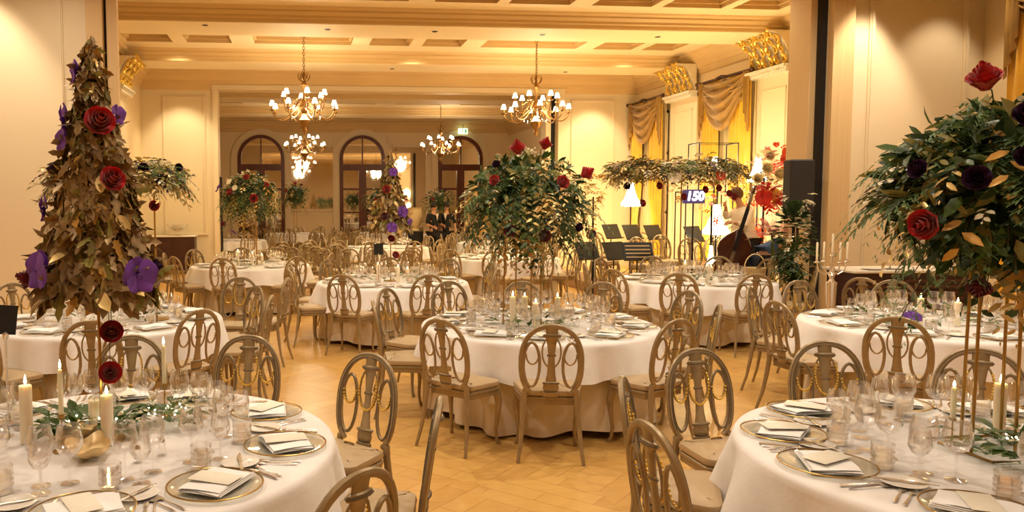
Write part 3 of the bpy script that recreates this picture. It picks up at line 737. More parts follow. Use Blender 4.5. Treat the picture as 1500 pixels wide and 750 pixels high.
for t,((cx,cy),ph) in TAB.items():
    near=t in ('T1','T3','T4'); mid=t in ('T2','T5','T6','T7')
    for a in SET[t]:
        r=math.radians(a+rnd.uniform(-2,2)); er=Vector((math.cos(r),math.sin(r))); et=Vector((-er.y,er.x)); C=Vector((cx,cy)); ck=clock(a)
        def at(dr,dt): p=C+er*dr+et*dt; return (p.x,p.y,ZT)
        rz=r+PI/2     # local +y points to the table centre
        rz=r+PI/2
        w=', %s place, %s'%(ck,ph)
        PL.put(at(.80,0),rz,'clear gold-rimmed charger plate'+w,'charger plates',(1.07,1.07,1))
        NP.put(at(.80,rnd.uniform(-.01,.01)),rz+rnd.uniform(-.5,.5),'folded white napkin on the charger'+w,'folded napkins')
        if t in ('T1','T2','T3','T4','T5','T6','T7','T8','T9','T10'):
            G1.put(at(.50,.12+rnd.uniform(-.02,.02)),0,'large wine glass'+w,'large wine glasses')
            G2.put(at(.56,.19+rnd.uniform(-.02,.02)),0,'small wine glass'+w,'small wine glasses')
        else:
            G1.put(at(.52,.12),0,'large wine glass'+w,'large wine glasses')
            if t in ('T8','T9','T10'): G3.put(at(.60,.07),r,'cut-glass water tumbler'+w,'water tumblers')
        if t in ('T2','T5','T6','T7','T8','T9','T10'): G1.put(at(.42,.20+rnd.uniform(-.03,.03)),0,'second large wine glass set farther in'+w,'inner wine glasses')
        if near or mid:
            G3.put(at(.60,.07+rnd.uniform(-.02,.02)),r,'cut-glass water tumbler'+w,'water tumblers')
            BP.put(at(.66,-.24),r,'small white bread plate'+w,'bread plates')
            KN.put((at(.80,.205)[0],at(.80,.205)[1],ZT),rz,'silver table knife'+w,'table knives')
            FK.put(at(.80,-.20),rz,'silver table fork'+w,'table forks')
        if near:
            SP.put(at(.80,.235),rz,'silver soup spoon'+w,'soup spoons')
            FK.put(at(.79,-.232),rz,'silver fish fork, outermost fork'+w,'fish forks')
            G1.put(at(.44,.22),0,'second large wine glass set farther in'+w,'inner wine glasses')
            MC.put((at(.80,.0)[0],at(.80,.0)[1],ZT),rz+.35,'white menu card on the napkin'+w,'menu cards')
            KN.put((at(.66,-.24)[0],at(.66,-.24)[1],ZT+.009),r+.3,'butter knife across the bread plate'+w,'butter knives')
    if near or mid:
        for k in range(2): SAP.put((cx+.34*math.cos(.6+k*.35),cy-.34*math.sin(.6+k*.35),ZT),0,('salt' if k==0 else 'pepper')+' shaker with silver cap by the centrepiece, '+ph,'shakers')
# ================================================================ flowers and centrepieces
def rv(r=rnd):
    while True:
        v=Vector((r.uniform(-1,1),r.uniform(-1,1),r.uniform(-1,1)))
        if .1<v.length<1: return v.normalized()
def spray(mb,b,d,L,nl,ll,lw,droop,stem=None,lob=0,curl=.15,flat=True):
    b=Vector(b); d=Vector(d).normalized(); up=Vector((0,0,1))
    sd=d.cross(up); sd=sd.normalized() if sd.length>.1 else Vector((1,0,0))
    P=[]
    for i in range(nl+1):
        t=i/nl; P.append(b+d*(L*t)-up*(droop*L*t*t))
    if stem is not None: stem.tube(P[::max(1,nl//4)],.0022,n=4)
    for i in range(1,nl+1):
        t=i/nl; tg=(P[i]-P[i-1]).normalized(); s_=1 if i%2 else -1
        k=math.sin(PI*(.12+.85*t))**.5
        dd=(tg*.7+sd*s_*.9+rv()*.22).normalized() if i<nl else tg
        nn=(sd.cross(tg)+rv()*.4)
        mb.leaf(P[i],dd,nn,ll*k,lw*k,curl,lob)
    return P
def fern(mb,b,d,L,n,wid,droop):
    b=Vector(b); d=Vector(d).normalized(); up=Vector((0,0,1)); sd=d.cross(up); sd=sd.normalized() if sd.length>.1 else Vector((1,0,0))
    pr=b
    for i in range(1,n+1):
        t=i/n; p=b+d*(L*t)-up*(droop*L*t*t); tg=(p-pr).normalized(); w=wid*math.sin(PI*(.1+.87*t))
        for s_ in (-1,1):
            dd=(tg*.75+sd*s_+Vector((0,0,-.25))+rv()*.12).normalized(); q=p
            for j in range(3):
                q2=p+dd*(w*(j+1)/3); mb.leaf(q,(dd+tg*.9*(1 if j%2 else -1)).normalized(),up,w*.42,w*.15,.1); mb.leaf(q,dd,up,w*.45,w*.12,.1); q=q2
        pr=p
def rose_mesh(R=.05,layers=5):
    mb=MB(); r_=random.Random(3)
    for k in range(layers):
        n=3+k; rr=.8*R*(.25+.75*k/(layers-1)); h=R*(1.25-.75*k/(layers-1)); op=.1+.5*k/(layers-1)
        for i in range(n):
            a0=TAU*i/n+k*.7; wd=TAU/n*.75
            def fn(u,v,a0=a0,wd=wd,rr=rr,h=h,op=op):
                a=a0+(u-.5)*wd*2*(.75+.25*math.sin(v*PI)); r=rr*(.35+.65*math.sin(v*PI/2))+op*rr*.35*v*v*v
                z=-R*.45+ (h+R*.45)*v-op*R*.25*v**4+.06*R*math.sin(u*PI)-.12*R*(abs(2*u-1)**3)*v
                return (r*math.cos(a),r*math.sin(a),z)
            mb.grid(fn,4,4)
    mb.lathe([(.001,-R*.6),(R*.3,-R*.5),(R*.4,-R*.35),(.001,-R*.2)],8)
    return mb
def orchid_mesh(R=.05):
    mb=MB()
    for k in range(5):
        a=PI/2+TAU*k/5; w=R*(.95 if k in (1,4) else .62)
        def fn(u,v,a=a,w=w):
            r=R*v; s_=(u-.5)*2*w*math.sin(PI*(.08+.86*v))**.7*.8
            return (r*math.cos(a)-s_*math.sin(a),r*math.sin(a)+s_*math.cos(a),R*.18*v*v-R*.1*abs(2*u-1)**2+.004*k%2)
        mb.grid(fn,4,5)
    mb.lathe([(.001,0),(R*.14,R*.08),(R*.18,R*.22),(R*.05,R*.36),(.001,R*.3)],8); return mb
ROSE=rose_mesh(); ORCH=orchid_mesh(); ORS=None
_me={}
def bloom(kind,m,parent,p,out,R=.05):
    nm_=kind
    if m=='plum': kind='rose'; nm_='plum_bloom'; R*=.8
    key=(kind,m)
    mb=ROSE if kind=='rose' else ORCH
    if key not in _me:
        o=mb.obj(nm_,m,parent); _me[key]=o.data
    else:
        o=bpy.data.objects.new(nm_,_me[key]); COL.objects.link(o); o.parent=parent
    o.location=p; o.rotation_euler=Vector(out).to_track_quat('Z','Y').to_euler(); o.scale=(R/.05,)*3
    return o
def to_local(q,c): return Vector(q)-Vector(c)
# --- gilded leaf tree on a rod
def leaf_tree(x,y,label,z0,z1,R,n,ls,blooms,hang,rnds):
    r_=random.Random(rnds)
    o=thing('gold_leaf_tree',label,'centrepiece',(x,y,ZT))
    Z=lambda z:z-ZT
    for k,(m,cnt) in enumerate((('goldleaf',int(n*.68)),('magn',int(n*.08)),('olive',int(n*.16)),('paleleaf',int(n*.08)))):
        mb=MB()
        for i in range(cnt):
            t=r_.random()**.62 # 0 top .. 1 bottom
            z=z1-(z1-z0)*t; a=r_.uniform(0,TAU); rr=R*(t*.96+.04)*r_.uniform(.82,1.04)
            o_=Vector((math.cos(a),math.sin(a),0)); b=o_*rr*.93+Vector((0,0,Z(z)+.02))
            d=(o_*r_.uniform(.1,.65)+Vector((0,0,-1))+Vector((-o_.y,o_.x,0))*r_.uniform(-.7,.7)).normalized()
            if r_.random()<.12: d=(o_*1.2+rv(r_)*.6).normalized()
            s_=ls*r_.uniform(.65,1.15)*(.55+.5*t)
            mb.leaf(b,d,o_+rv(r_)*.45,s_,s_*.55,r_.uniform(-.2,.25),1 if m!='paleleaf' else 0)
        if k==0: mb.lathe([(.045,Z(z1)-.17),(.001,Z(z1)+.02)],12)
        mb.obj({'goldleaf':'gilded_leaves','magn':'golden_leaves','olive':'olive_leaves','paleleaf':'pale_gold_leaves'}[m],m,o)
    MB().lathe([(R*.75,Z(z0)+.05),(R*.5,Z(z0)+.35),(.01,Z(z1)-.12)],16).obj('cone_frame','branch',o)
    mb=MB(); mb.tube([(0,0,0),(0,0,Z(z0)+.1)],.007,n=8); mb.lathe([(.1,0),(.1,.006),(.02,.012),(.007,.03)],20); mb.obj('rod','pole',o)
    for kind,m,dx,z,rr in blooms:
        t=(z1-z)/(z1-z0); Rz=R*t+.03; dx=max(-Rz*.98,min(Rz*.98,dx)); dy=-math.sqrt(max(0,Rz*Rz-dx*dx))
        ov=Vector((dx,dy-.02,.0)).normalized()+Vector((0,0,.35 if kind=='rose' else 0))
        bloom(kind,m,o,(dx*1.02,dy*1.05,Z(z)),ov,rr)
    for dx,z in hang:
        MB().tube([(dx,-.03,Z(z0)+.06),(dx,-.03,Z(z))],.0015,n=4).obj('hanging_wire','blackm',o)
        bloom('rose','rose',o,(dx,-.03,Z(z)),(0.2,-.8,.35),.052)
    return o
BL=[('rose','rose',.05,2.14,.066),('rose','rose',.10,1.90,.056),('orchid','purple',-.08,2.36,.055),('orchid','purple',-.115,2.16,.07),('orchid','purple',-.10,2.07,.05),
    ('orchid','purple',.10,2.18,.045),('orchid','purple',-.20,1.78,.06),('orchid','purple',-.17,1.53,.085),('orchid','purple',.20,1.50,.08),('rose','rosed',-.27,1.48,.05),
    ('orchid','plum',-.19,1.95,.035),('orchid','plum',.25,1.53,.04)]
leaf_tree(-.87,3.5,'big cone of gold leaves with purple orchids on the big gold tree table',1.40,2.50,.25,2300,.105,BL,[(.06,1.24),(.05,1.06)],11)
leaf_tree(1.24,10.3,'cone of gold leaves with purple orchids seen between the two chandeliers, behind the central table',1.44,2.46,.27,1100,.11,
    [('orchid','purple',.02,2.2,.06),('orchid','purple',.12,1.68,.08),('orchid','purple',-.02,1.48,.07),('rose','rose',-.06,1.97,.055),('rose','rosed',-.1,1.62,.055),('orchid','purple',.22,1.55,.05)],[(0,1.32),(.06,1.1)],12)
# --- big bouquets on rods
def bouquet(x,y,label,zc,rx,rzu,rzd,dens,blooms,rods,seed,big=1.,cream=.5,gold=1.,hang=1.,rodz=None,depth=None,dome=False):
    r_=random.Random(seed); o=thing('evergreen_bouquet',label,'centrepiece',(x,y,ZT)); C=Vector((0,0,zc-ZT)); ry=depth or rx
    def surf(upb=0):
        v=rv(r_); v.z+=upb; v.normalize(); return v,Vector((v.x*rx,v.y*ry,v.z*(rzu if v.z>0 else rzd)))
    st=MB(); mbs={k:MB() for k in ('leafd','leafg','fern','olive','paleleaf','cream','magn')}
    for i in range(int(60*dens)):     # drooping leafy branches
        v,s_=surf(.25); b=C+s_*r_.uniform(.15,.5); spray(mbs['leafd' if i%3 else 'leafg'],b,s_+Vector((0,0,.1)),s_.length*r_.uniform(.5,.72),10,.095*big,.05*big,.6*hang,st)
    for i in range(int(75*dens)):
        v,s_=surf(.35); fern(mbs['fern'],C+s_*r_.uniform(.3,.75),s_+Vector((0,0,.15)),s_.length*r_.uniform(.5,.75),10,.075*big,1.0*hang)
    for i in range(int(60*dens*gold)):
        v,s_=surf(.1); spray(mbs['paleleaf'],C+s_*r_.uniform(.5,.85),s_+Vector((0,0,.1)),s_.length*.38,8,.066*big,.028*big,1.0*hang)
    for i in range(int(30*dens*gold)):
        v,s_=surf(.1); spray(mbs['olive'],C+s_*r_.uniform(.5,.8),s_,s_.length*.42,8,.06*big,.03*big,.8*hang)
    for i in range(int(34*dens*cream)):
        v,s_=surf(); spray(mbs['cream'],C+s_*.85,s_,s_.length*.2,5,.04,.028,.3,st)
    for i in range(int(14*dens*gold)):
        v,s_=surf(-.1); spray(mbs['magn'],C+s_*.85,s_+Vector((0,0,-.5)),s_.length*.25,4,.09*big,.042*big,.9*hang)
    for i in range(64 if dome else 0):    # strands hanging from the rim
        a=i*2.399; q=r_.uniform(.6,.9); b=C+Vector((q*rx*math.cos(a),q*ry*math.sin(a),r_.uniform(-.1,.12))); d=Vector((math.cos(a)*.4,math.sin(a)*.4,-1)); L_=rzd*r_.uniform(.55,1.05)
        if i%3==0: fern(mbs['fern'],b,d,L_,11,.07,.0)
        elif i%3==1: spray(mbs['leafg' if i%2 else 'leafd'],b,d,L_,10,.085,.045,.0,st)
        else: spray(mbs['paleleaf'],b,d,L_*.7,10,.065,.028,.0)
    for i in range(int(700*dens)):    # close covering leaves
        v,s_=surf(); k=('leafd','leafg','leafd','olive')[i%4] ; L_=r_.uniform(.07,.12)*big
        if dome and v.z<-.2: continue
        mbs[k].leaf(C+s_*r_.uniform(.55,.88),s_*.8+Vector((0,0,-.25))+rv(r_)*.35,v+rv(r_)*.5,L_,L_*.42,.2)
    nm={'leafd':'dark_foliage','leafg':'green_foliage','fern':'fern_fronds','olive':'olive_foliage','paleleaf':'pale_gold_leaves','cream':'cream_blossoms','magn':'golden_leaves'}
    for k,mb in mbs.items():
        if mb.v: mb.obj(nm[k],k,o)
    st.obj('twigs','branch',o)
    core=MB(); core.lathe([(max(.001,rx*.55*math.sin(PI*k/9)),C.z-((rzd*(.25 if dome else 1)) if k<5 else rzu)*.55*math.cos(PI*k/9)) for k in range(10)],14); core.obj('foam_core','leafd',o)
    st2=MB()
    for kind,m,dx,dz,R in blooms:
        zz=dz-zc; e=(dx/rx)**2+(zz/(rzu if zz>0 else rzd))**2; dy=-ry*math.sqrt(max(.05,1-e))*.96
        if rods=='T4': dy=-ry*math.sqrt(max(.02,1-e))*.9
        if R>.04: st2.tube([C*1.0,Vector((dx*.8,dy*1.0,dz-ZT-.03)),Vector((dx,dy*1.16,dz-ZT-.02))],.0028,n=4)
        bloom(kind,m,o,(dx,dy*1.16,dz-ZT),Vector((dx,dy*1.4,zz+.1)),R)
    if st2.v: st2.obj('flower_stems','leafd',o)
    if rods:
        rz_=rodz or zc
        for dx,dy in rods if isinstance(rods,list) else [(-.08,-.05),(.09,.06),(-.06,.09),(.08,-.08)]:
            MB().tube([(dx,dy,0),(dx*.9,dy*.9,rz_-ZT)],.0065,n=8).obj('rod','pole',o)
        mb=MB(); a=[(-.16,-.16),(.16,-.16),(.16,.16),(-.16,.16)]
        mb.tube([(px_,py_,.006) for px_,py_ in a],.006,n=6,closed=True); mb.obj('base_ring','pole',o)
    return o
bouquet(1.94,6.48,'domed evergreen bouquet with red roses on four gold rods above the central table',1.80,.55,.47,.46,1.5,
    [('rose','rose',-.13,2.23,.07),('rose','rose',.12,2.27,.06),('rose','rose',-.37,1.97,.045),('rose','rose',.44,2.03,.065),('rose','rose',.12,1.95,.055),('rose','rosed',-.26,1.58,.055),('rose','rosed',.0,1.54,.055),('orchid','plum',-.33,2.1,.05),('orchid','plum',.3,1.6,.05)],
    [(-.19,.0),(-.1,-.06),(.05,-.02),(.13,-.05)],21,cream=.7,dome=True)
bouquet(2.90,2.92,'huge evergreen bouquet with magnolia leaves and red blooms on gold rods, beyond the candelabra',1.87,.50,.38,.42,2.0,
    [('rose','rose',-.46,1.71,.062),('rose','rose',-.24,2.26,.065),('rose','rosed',-.22,1.47,.05),('orchid','plum',-.42,1.88,.06),('orchid','plum',-.26,2.10,.07),('orchid','plum',-.50,1.92,.05),('orchid','plum',-.3,1.78,.06),('orchid','cream',-.2,2.14,.05),('orchid','plum',-.33,1.95,.05)],
    [(-.12,-.02),(.06,-.04),(.15,.12),(-.02,.14)],22,big=1.0,cream=.25,gold=.4)
bouquet(-.80,13.4,'evergreen bush with red roses and purple orchids above the purple bush table',1.95,.48,.42,.5,1.2,
    [('orchid','purple',-.5,2.05,.08),('rose','rose',-.28,1.98,.06),('rose','rose',.1,1.88,.07),('rose','rose',-.02,2.22,.06),('rose','rosed',-.42,1.47,.06),('orchid','purple',-.25,1.32,.07),('orchid','cream',-.3,2.15,.06),('orchid','cream',-.2,2.05,.05),('rose','rose',.3,2.1,.05)],
    [(.05,-.03),(.12,-.02),(-.1,.0),(.1,.1)],23,cream=1.6,dome=True)
bouquet(-.05,27,'small evergreen bush with red roses in front of the wall mirror',2.1,.5,.5,.6,.35,[('rose','rose',.0,2.45,.07),('rose','rosed',.2,2.4,.06),('rose','rose',-.3,2.2,.06)],[(.05,0),(-.05,0)],24)
bouquet(2.97,27.09,'evergreen bush half hidden behind the small gold leaf tree',1.95,.75,.55,.6,.45,[('rose','rose',.3,2.3,.08),('rose','rosed',.2,1.7,.08),('rose','rose',-.3,1.9,.06)],[(.05,0),(-.05,0)],25)
bouquet(4.6,25,'evergreen bush over the far table beyond the black suits',1.85,.6,.5,.6,.35,[('rose','rosed',.1,2.2,.07),('rose','rose',-.3,1.9,.06)],[(.05,0),(-.05,0)],26)
# --- flat garland canopies on rods
def canopy(x,y,label,z,rx,ry,seed,blooms,hang,rod,dens=1.):
    r_=random.Random(seed); o=thing('garland_canopy',label,'centrepiece',(x,y,ZT)); st=MB(); mbs={k:MB() for k in ('leafg','olive','paleleaf','cream','plum','fern')}
    ks=['olive','paleleaf','leafg','olive','cream','plum','paleleaf','fern']
    for i in range(int(560*dens)):
        a=r_.uniform(0,TAU); q=r_.uniform(.25,1)**.6; b=Vector((rx*q*math.cos(a),ry*q*math.sin(a),z-ZT+r_.uniform(-.10,.07)-.12*q*q))
        d=Vector((math.cos(a),math.sin(a),r_.uniform(-.8,.6)))+rv(r_)*.6; k=ks[r_.randrange(8)]
        if k=='fern': fern(mbs['fern'],b,d,.16,5,.04,.3)
        else: spray(mbs[k],b,d,r_.uniform(.1,.2),6,.075 if k!='plum' else .045,.038,.5,st)
    for k,mb in mbs.items():
        if mb.v: mb.obj({'leafg':'green_foliage','olive':'olive_foliage','paleleaf':'pale_gold_leaves','cream':'cream_blossoms','plum':'plum_blossoms','fern':'fern_fronds'}[k],k,o)
    st.tube([(rx*.8*math.cos(t*TAU/24),ry*.8*math.sin(t*TAU/24),z-ZT-.06) for t in range(24)],.008,n=5,closed=True)
    for k in range(4): st.tube([(0,0,z-ZT-.04),(rx*.8*math.cos(k*PI/2),ry*.8*math.sin(k*PI/2),z-ZT-.06)],.006,n=5)
    st.obj('twigs','branch',o)
    for kind,m,dx,dy,dz,R in blooms: bloom(kind,m,o,(dx,dy,dz-ZT),(dx,-1,.2),R)
    mb=MB(); mb.tube([(rod[0],rod[1],0),(rod[0],rod[1],z-ZT-.03)],.009,n=8); mb.lathe([(.11,0),(.11,.008),(.012,.02)],20,(rod[0],rod[1],0)); mb.obj('rod','pole',o)
    for dx,dy,zz in hang:
        MB().tube([(dx,dy,z-ZT-.05),(dx,dy,zz-ZT)],.0015,n=4).obj('hanging_wire','branch',o); bloom('rose','rose',o,(dx,dy,zz-ZT),(.2,-.7,.1),.05)
canopy(-1.60,7.25,'flat leafy garland canopy with hanging red roses half hidden by the big gold leaf tree',2.16,.58,.5,31,[('orchid','plum',.3,-.4,2.1,.06),('orchid','plum',.55,-.1,2.12,.05),('orchid','plum',.42,-.3,2.0,.06)],[(.33,-.1,1.93),(.33,-.1,1.78)],(.33,-.08))
canopy(4.98,9.85,'wide leafy garland canopy with hanging red roses before the bassist',2.34,.86,.55,32,[('orchid','plum',-.75,-.2,2.0,.06),('orchid','cream',-.3,-.55,2.1,.08),('orchid','orange',.3,-.55,2.12,.07),('orchid','magn',.2,-.55,2.05,.06)],
    [(-.38,-.3,2.0),(-.05,-.3,1.86),(-.55,-.2,1.78),(.24,-.3,1.95),(.42,-.3,1.97),(.62,-.2,1.9),(.75,-.1,1.86)],(.08,0),1.5)
# --- candles
def pillar(h,r,lit=True):
    o=thing('pillar_candle','x','candle'); MB().lathe([(.001,0),(r,0),(r,h-.004),(r*.93,h),(r*.8,h-.006),(.001,h-.01)],20).obj('wax_body','wax',o)
    MB().tube([(0,0,h-.01),(.001,0,h+.01)],.0012,n=5).obj('wick','wick',o)
    if lit: MB().lathe([(.001,h+.004),(.006,h+.012),(.0065,h+.02),(.003,h+.036),(.001,h+.046)],10).obj('flame','flame',o)
    return Proto(o)
def taper(h,ch=.26):
    o=thing('taper_candle','x','candle'); MB().lathe([(.001,0),(.04,0),(.04,.004),(.006,.008),(.0035,.02),(.0035,h),(.014,h+.004),(.014,h+.02),(.011,h+.02)],12).obj('candle_holder','pole',o)
    MB().lathe([(.0105,h+.01),(.0105,h+ch-.01),(.007,h+ch),(.001,h+ch-.002)],10).obj('wax_body','wax',o)
    MB().lathe([(.001,h+ch+.004),(.005,h+ch+.012),(.0055,h+ch+.02),(.002,h+ch+.036),(.001,h+ch+.042)],8).obj('flame','flame',o)
    return Proto(o)
P1=pillar(.255,.027); P2=pillar(.19,.027,False); T1_=taper(.14,.21)
g='candles on the gold leaf tree table'
P1.put((-1.19,3.50,ZT),0,'lit ivory pillar candle away from the gold rod, big gold tree table',g)
P1.put((-.83,3.43,ZT),0,'lit ivory pillar candle beside the gold rod of the big gold leaf tree',g,(1,1,.86))
P2.put((-.93,3.62,ZT),0,'unlit short pillar candle half behind the gold rod, big gold tree table',g,(1,1,.8))
T1_.put((-1.0,3.36,ZT),0,'lit slim taper candle on a thin stem among gold bowls',g)
T1_.put((-.66,3.88,ZT),0,'lit slim taper candle in the greens, big gold tree table',g)
g='candles on the huge evergreen bouquet table'
P1.put((2.93,2.67,ZT),0,'lit tall thick pillar candle before the rods of the huge evergreen bouquet',g,(1.15,1.15,1.0))
T1_.put((2.80,3.02,ZT),0,'lit slim taper candle just behind the huge evergreen bouquet pillar candle',g,(1,1,.7))
P1.put((3.12,3.12,ZT),0,'lit pillar candle behind the rods of the huge evergreen bouquet',g,(.9,.9,.9))
g='candles on the central table'
for k,(x,y,s_,l) in enumerate(((1.80,6.36,1.0,'tallest white pillar candle, outermost'),(1.98,6.30,.8,'white pillar candle standing second'),(2.22,6.45,.9,'white pillar candle on the window side'),(2.02,6.75,.8,'white pillar candle at the back'))):
    P1.put((x,y,ZT),0,l+' under the central evergreen bouquet',g,(.95,.95,s_))
for t,lab in (('T2','small gold leaf tree'),('T5','leaf canopy table'),('T6','candelabra table'),('T7','bassist table'),('T8','purple bush table')):
    cx,cy=TAB[t][0]
    for k,(dx,dy,s_,l) in enumerate(((-.2,-.12,.9,'taller'),(.2,-.05,.65,'shorter'),(.05,-.22,.8,'middle-height'))):
        P1.put((cx+dx,cy+dy,ZT),0,'%s ivory pillar candle on the %s%s'%(l,lab,' table' if 'table' not in lab else ''),'candles on the '+lab,(.9,.9,s_))
# --- low greens
def greens(x,y,label,n,rx,ry,seed,bowls=0,fairy=0,cream=0,L=.1):
    r_=random.Random(seed); o=thing('table_greenery',label,'greenery',(x,y,ZT)); a_=MB(); b_=MB(); c_=MB()
    for i in range(n):
        p=Vector((r_.uniform(-rx,rx),r_.uniform(-ry,ry),.015+r_.uniform(0,.07))); d=Vector((p.x/rx,p.y/ry,r_.uniform(.0,.7)))+rv(r_)*.5; d.z=abs(d.z)
        k=r_.random()
        if k<.55: a_.leaf(p,d,(0,0,1),L*r_.uniform(.7,1.1),L*.62,.3)
        elif k<.85: spray(b_,p,d,L*1.4,6,L*.35,L*.14,.4)
        else: spray(c_,p+Vector((0,0,.03)),d,L*.6,4,.035,.02,.2)
    a_.obj('broad_leaves','leafg',o); b_.obj('fine_sprigs','fern',o)
    if c_.v: c_.obj('cream_blossoms','cream',o)
    if fairy:
        w=MB(); P=[]
        for k in range(26):
            a=k*.9; P.append(Vector((rx*.8*math.cos(a)*(.4+.6*r_.random()),ry*.8*math.sin(a)*(.4+.6*r_.random()),.05+.03*r_.random())))
        w.tube(P,.0008,n=3); w.obj('light_wire','silver',o)
        f_=MB()
        for p in P[::2]: f_.ball(p+Vector((0,0,.004)),.0042,6,4)
        f_.obj('fairy_light','fairy',o)
    return o
def leaf_bowl(x,y,rz,s,label):
    mb=MB()
    def fn(u,v):
        a=u*TAU; r=(.03+.085*v)*(1+.16*math.sin(a*5)*v+.08*math.sin(a*2)); return (r*math.cos(a),r*math.sin(a)*.8,.003+.055*v**1.6+.012*math.sin(a*5+1)*v)
    mb.grid(fn,30,6,wu=True); mb.lathe([(.001,.003),(.03,.003)],30,(0,0,0),1,.8)
    o=mb.obj('petal_bowl','goldleaf'); o.data.materials[0]=M['bowl']; tag(o,label,'bowl','gold petal bowls'); o.location=(x,y,ZT); o.rotation_euler=(0,0,rz); o.scale=(s,s,s)
M['bowl']=mat('pale_gold_bowl',rgb(236,204,146),.4,.15,var=.15,scale=20)
leaf_bowl(-1.0,3.50,.3,1.,'pale gold petal-edged bowl under green leaves, big gold tree table')
leaf_bowl(-.86,3.27,1.4,1.05,'pale gold petal-edged bowl close to the rim, big gold tree table')
greens(-.95,3.62,'glossy green leaves with fairy lights at the foot of the big gold tree',130,.2,.13,41,fairy=1,L=.095)
greens(-.62,3.72,'small green sprigs with fairy lights beside the taper candle, big gold tree table',80,.13,.10,42,fairy=1,L=.075)
greens(1.99,6.42,'low greens and white blossoms among the candles of the central table',90,.34,.2,43,L=.09)
greens(3.0,2.80,'green leaves at the foot of the huge evergreen bouquet rods',130,.24,.18,44,fairy=1,L=.1)
greens(1.26,10.2,'low greens under the small gold leaf tree',40,.4,.2,45,L=.1)
greens(5.2,9.7,'low greens on the bassist table',36,.3,.2,46,L=.1)
greens(5.35,6.05,'long evergreen sprigs spread over the candelabra table',70,.5,.28,47,L=.14)
greens(-1.65,7.1,'low greens and bulbs on the leaf canopy table',46,.4,.2,48,L=.1)
greens(-.8,13.3,'low greens on the purple bush table',30,.3,.2,49,L=.1)
o=thing('orchid_pot','small purple orchid in a low pot on the candelabra table','flower',(5.02,5.85,ZT))
MB().lathe([(.001,0),(.03,0),(.035,.04),(.03,.06),(.001,.055)],12).obj('pot','leafd',o)
for k in range(5): bloom('orchid','purple',o,(.035*math.cos(k*1.3),.03*math.sin(k*1.3),.09+.01*(k%2)),(math.cos(k*1.3)*.5,-1,.6),.042)
# table card on silver stand
o=thing('table_card_stand','black table card on a slim silver stand, big gold tree table','card holder',(-1.38,3.82,ZT))
MB().lathe([(.001,0),(.045,0),(.045,.006),(.008,.014),(.006,.05),(.006,.40),(.014,.415),(.014,.435),(.001,.445)],14).obj('stand','silver',o)
MB().obox((.0,0,.50),.052,.003,.07,Matrix.Rotation(.12,3,'Y')@Matrix.Rotation(.3,3,'Z')).obj('card','card',o,smooth=False)
o=thing('table_card_stand','small black table card on the small gold leaf tree table','card holder',(1.02,9.75,ZT))
MB().lathe([(.001,0),(.045,0),(.045,.006),(.006,.014),(.006,.40),(.001,.41)],12).obj('stand','silver',o)
MB().obox((0,0,.46),.06,.003,.07,Matrix.Rotation(.1,3,'Z')).obj('card','card',o,smooth=False)
# ================================================================ side furniture
o=thing('console_table','dark brown console with pale top against the far cream panel','console',(-3.15,20.4,0))
MB().box(-.55,.55,-.22,.22,.1,.95,.01).obj('cabinet_body','wenge',o,smooth=False)
mb=MB(); [mb.box(a,b,-.235,-.22,.16,.9) for a,b in ((-.5,-.02),(.02,.5))]; mb.obj('door','wenge',o,smooth=False)
for sx in (-1,1):
    for sy in (-1,1): MB().lathe([(.02,0),(.028,.1)],8,(sx*.48,sy*.17,0)).obj('leg','wenge',o)
MB().box(-.58,.58,-.25,.25,.95,.985,.008).obj('top_slab','marble',o,smooth=False)
b_=tag(MB().lathe([(.001,0),(.09,0),(.1,.01),(.03,.03),(.025,.08),(.06,.11),(.15,.16),(.24,.23),(.27,.27),(.28,.275),(.26,.272),(.22,.23),(.13,.17),(.001,.13)],28).obj('silver_bowl','silver',loc=(-3.05,20.38,.985)),'wide footed silver bowl standing on the dark console','bowl')
o=thing('service_bar','dark brown louvred service bar with pale top behind the candelabra table','bar',(7.4,8.9,0),-.06)
MB().box(-.72,.72,-.28,.28,.06,.93,.01).obj('cabinet_body','wenge',o,smooth=False)
mb=MB()
for k in range(11): mb.add([(-.69,-.285,.12+k*.072),(.69,-.285,.12+k*.072),(.69,-.31,.10+k*.072),(-.69,-.31,.10+k*.072)],[(0,1,2,3)]).box(-.69,.69,-.31,-.28,.10+k*.072,.135+k*.072)
mb.obj('louvre_slats','bassw',o,smooth=False)
MB().box(-.76,.76,-.33,.33,.93,.965,.008).obj('top_slab','marble',o,smooth=False)
for k,(x,y) in enumerate(((6.95,8.75),(7.25,8.8))):
    tag(MB().lathe([(.001,0),(.06,0),(.12,.012),(.13,.015),(.12,.016),(.001,.008)],20).obj('serving_dish','china',loc=(x,y,.965)),'flat white dish on the louvred service bar, '+('beside the candelabra' if k==0 else 'away from the candelabra'),'dish')
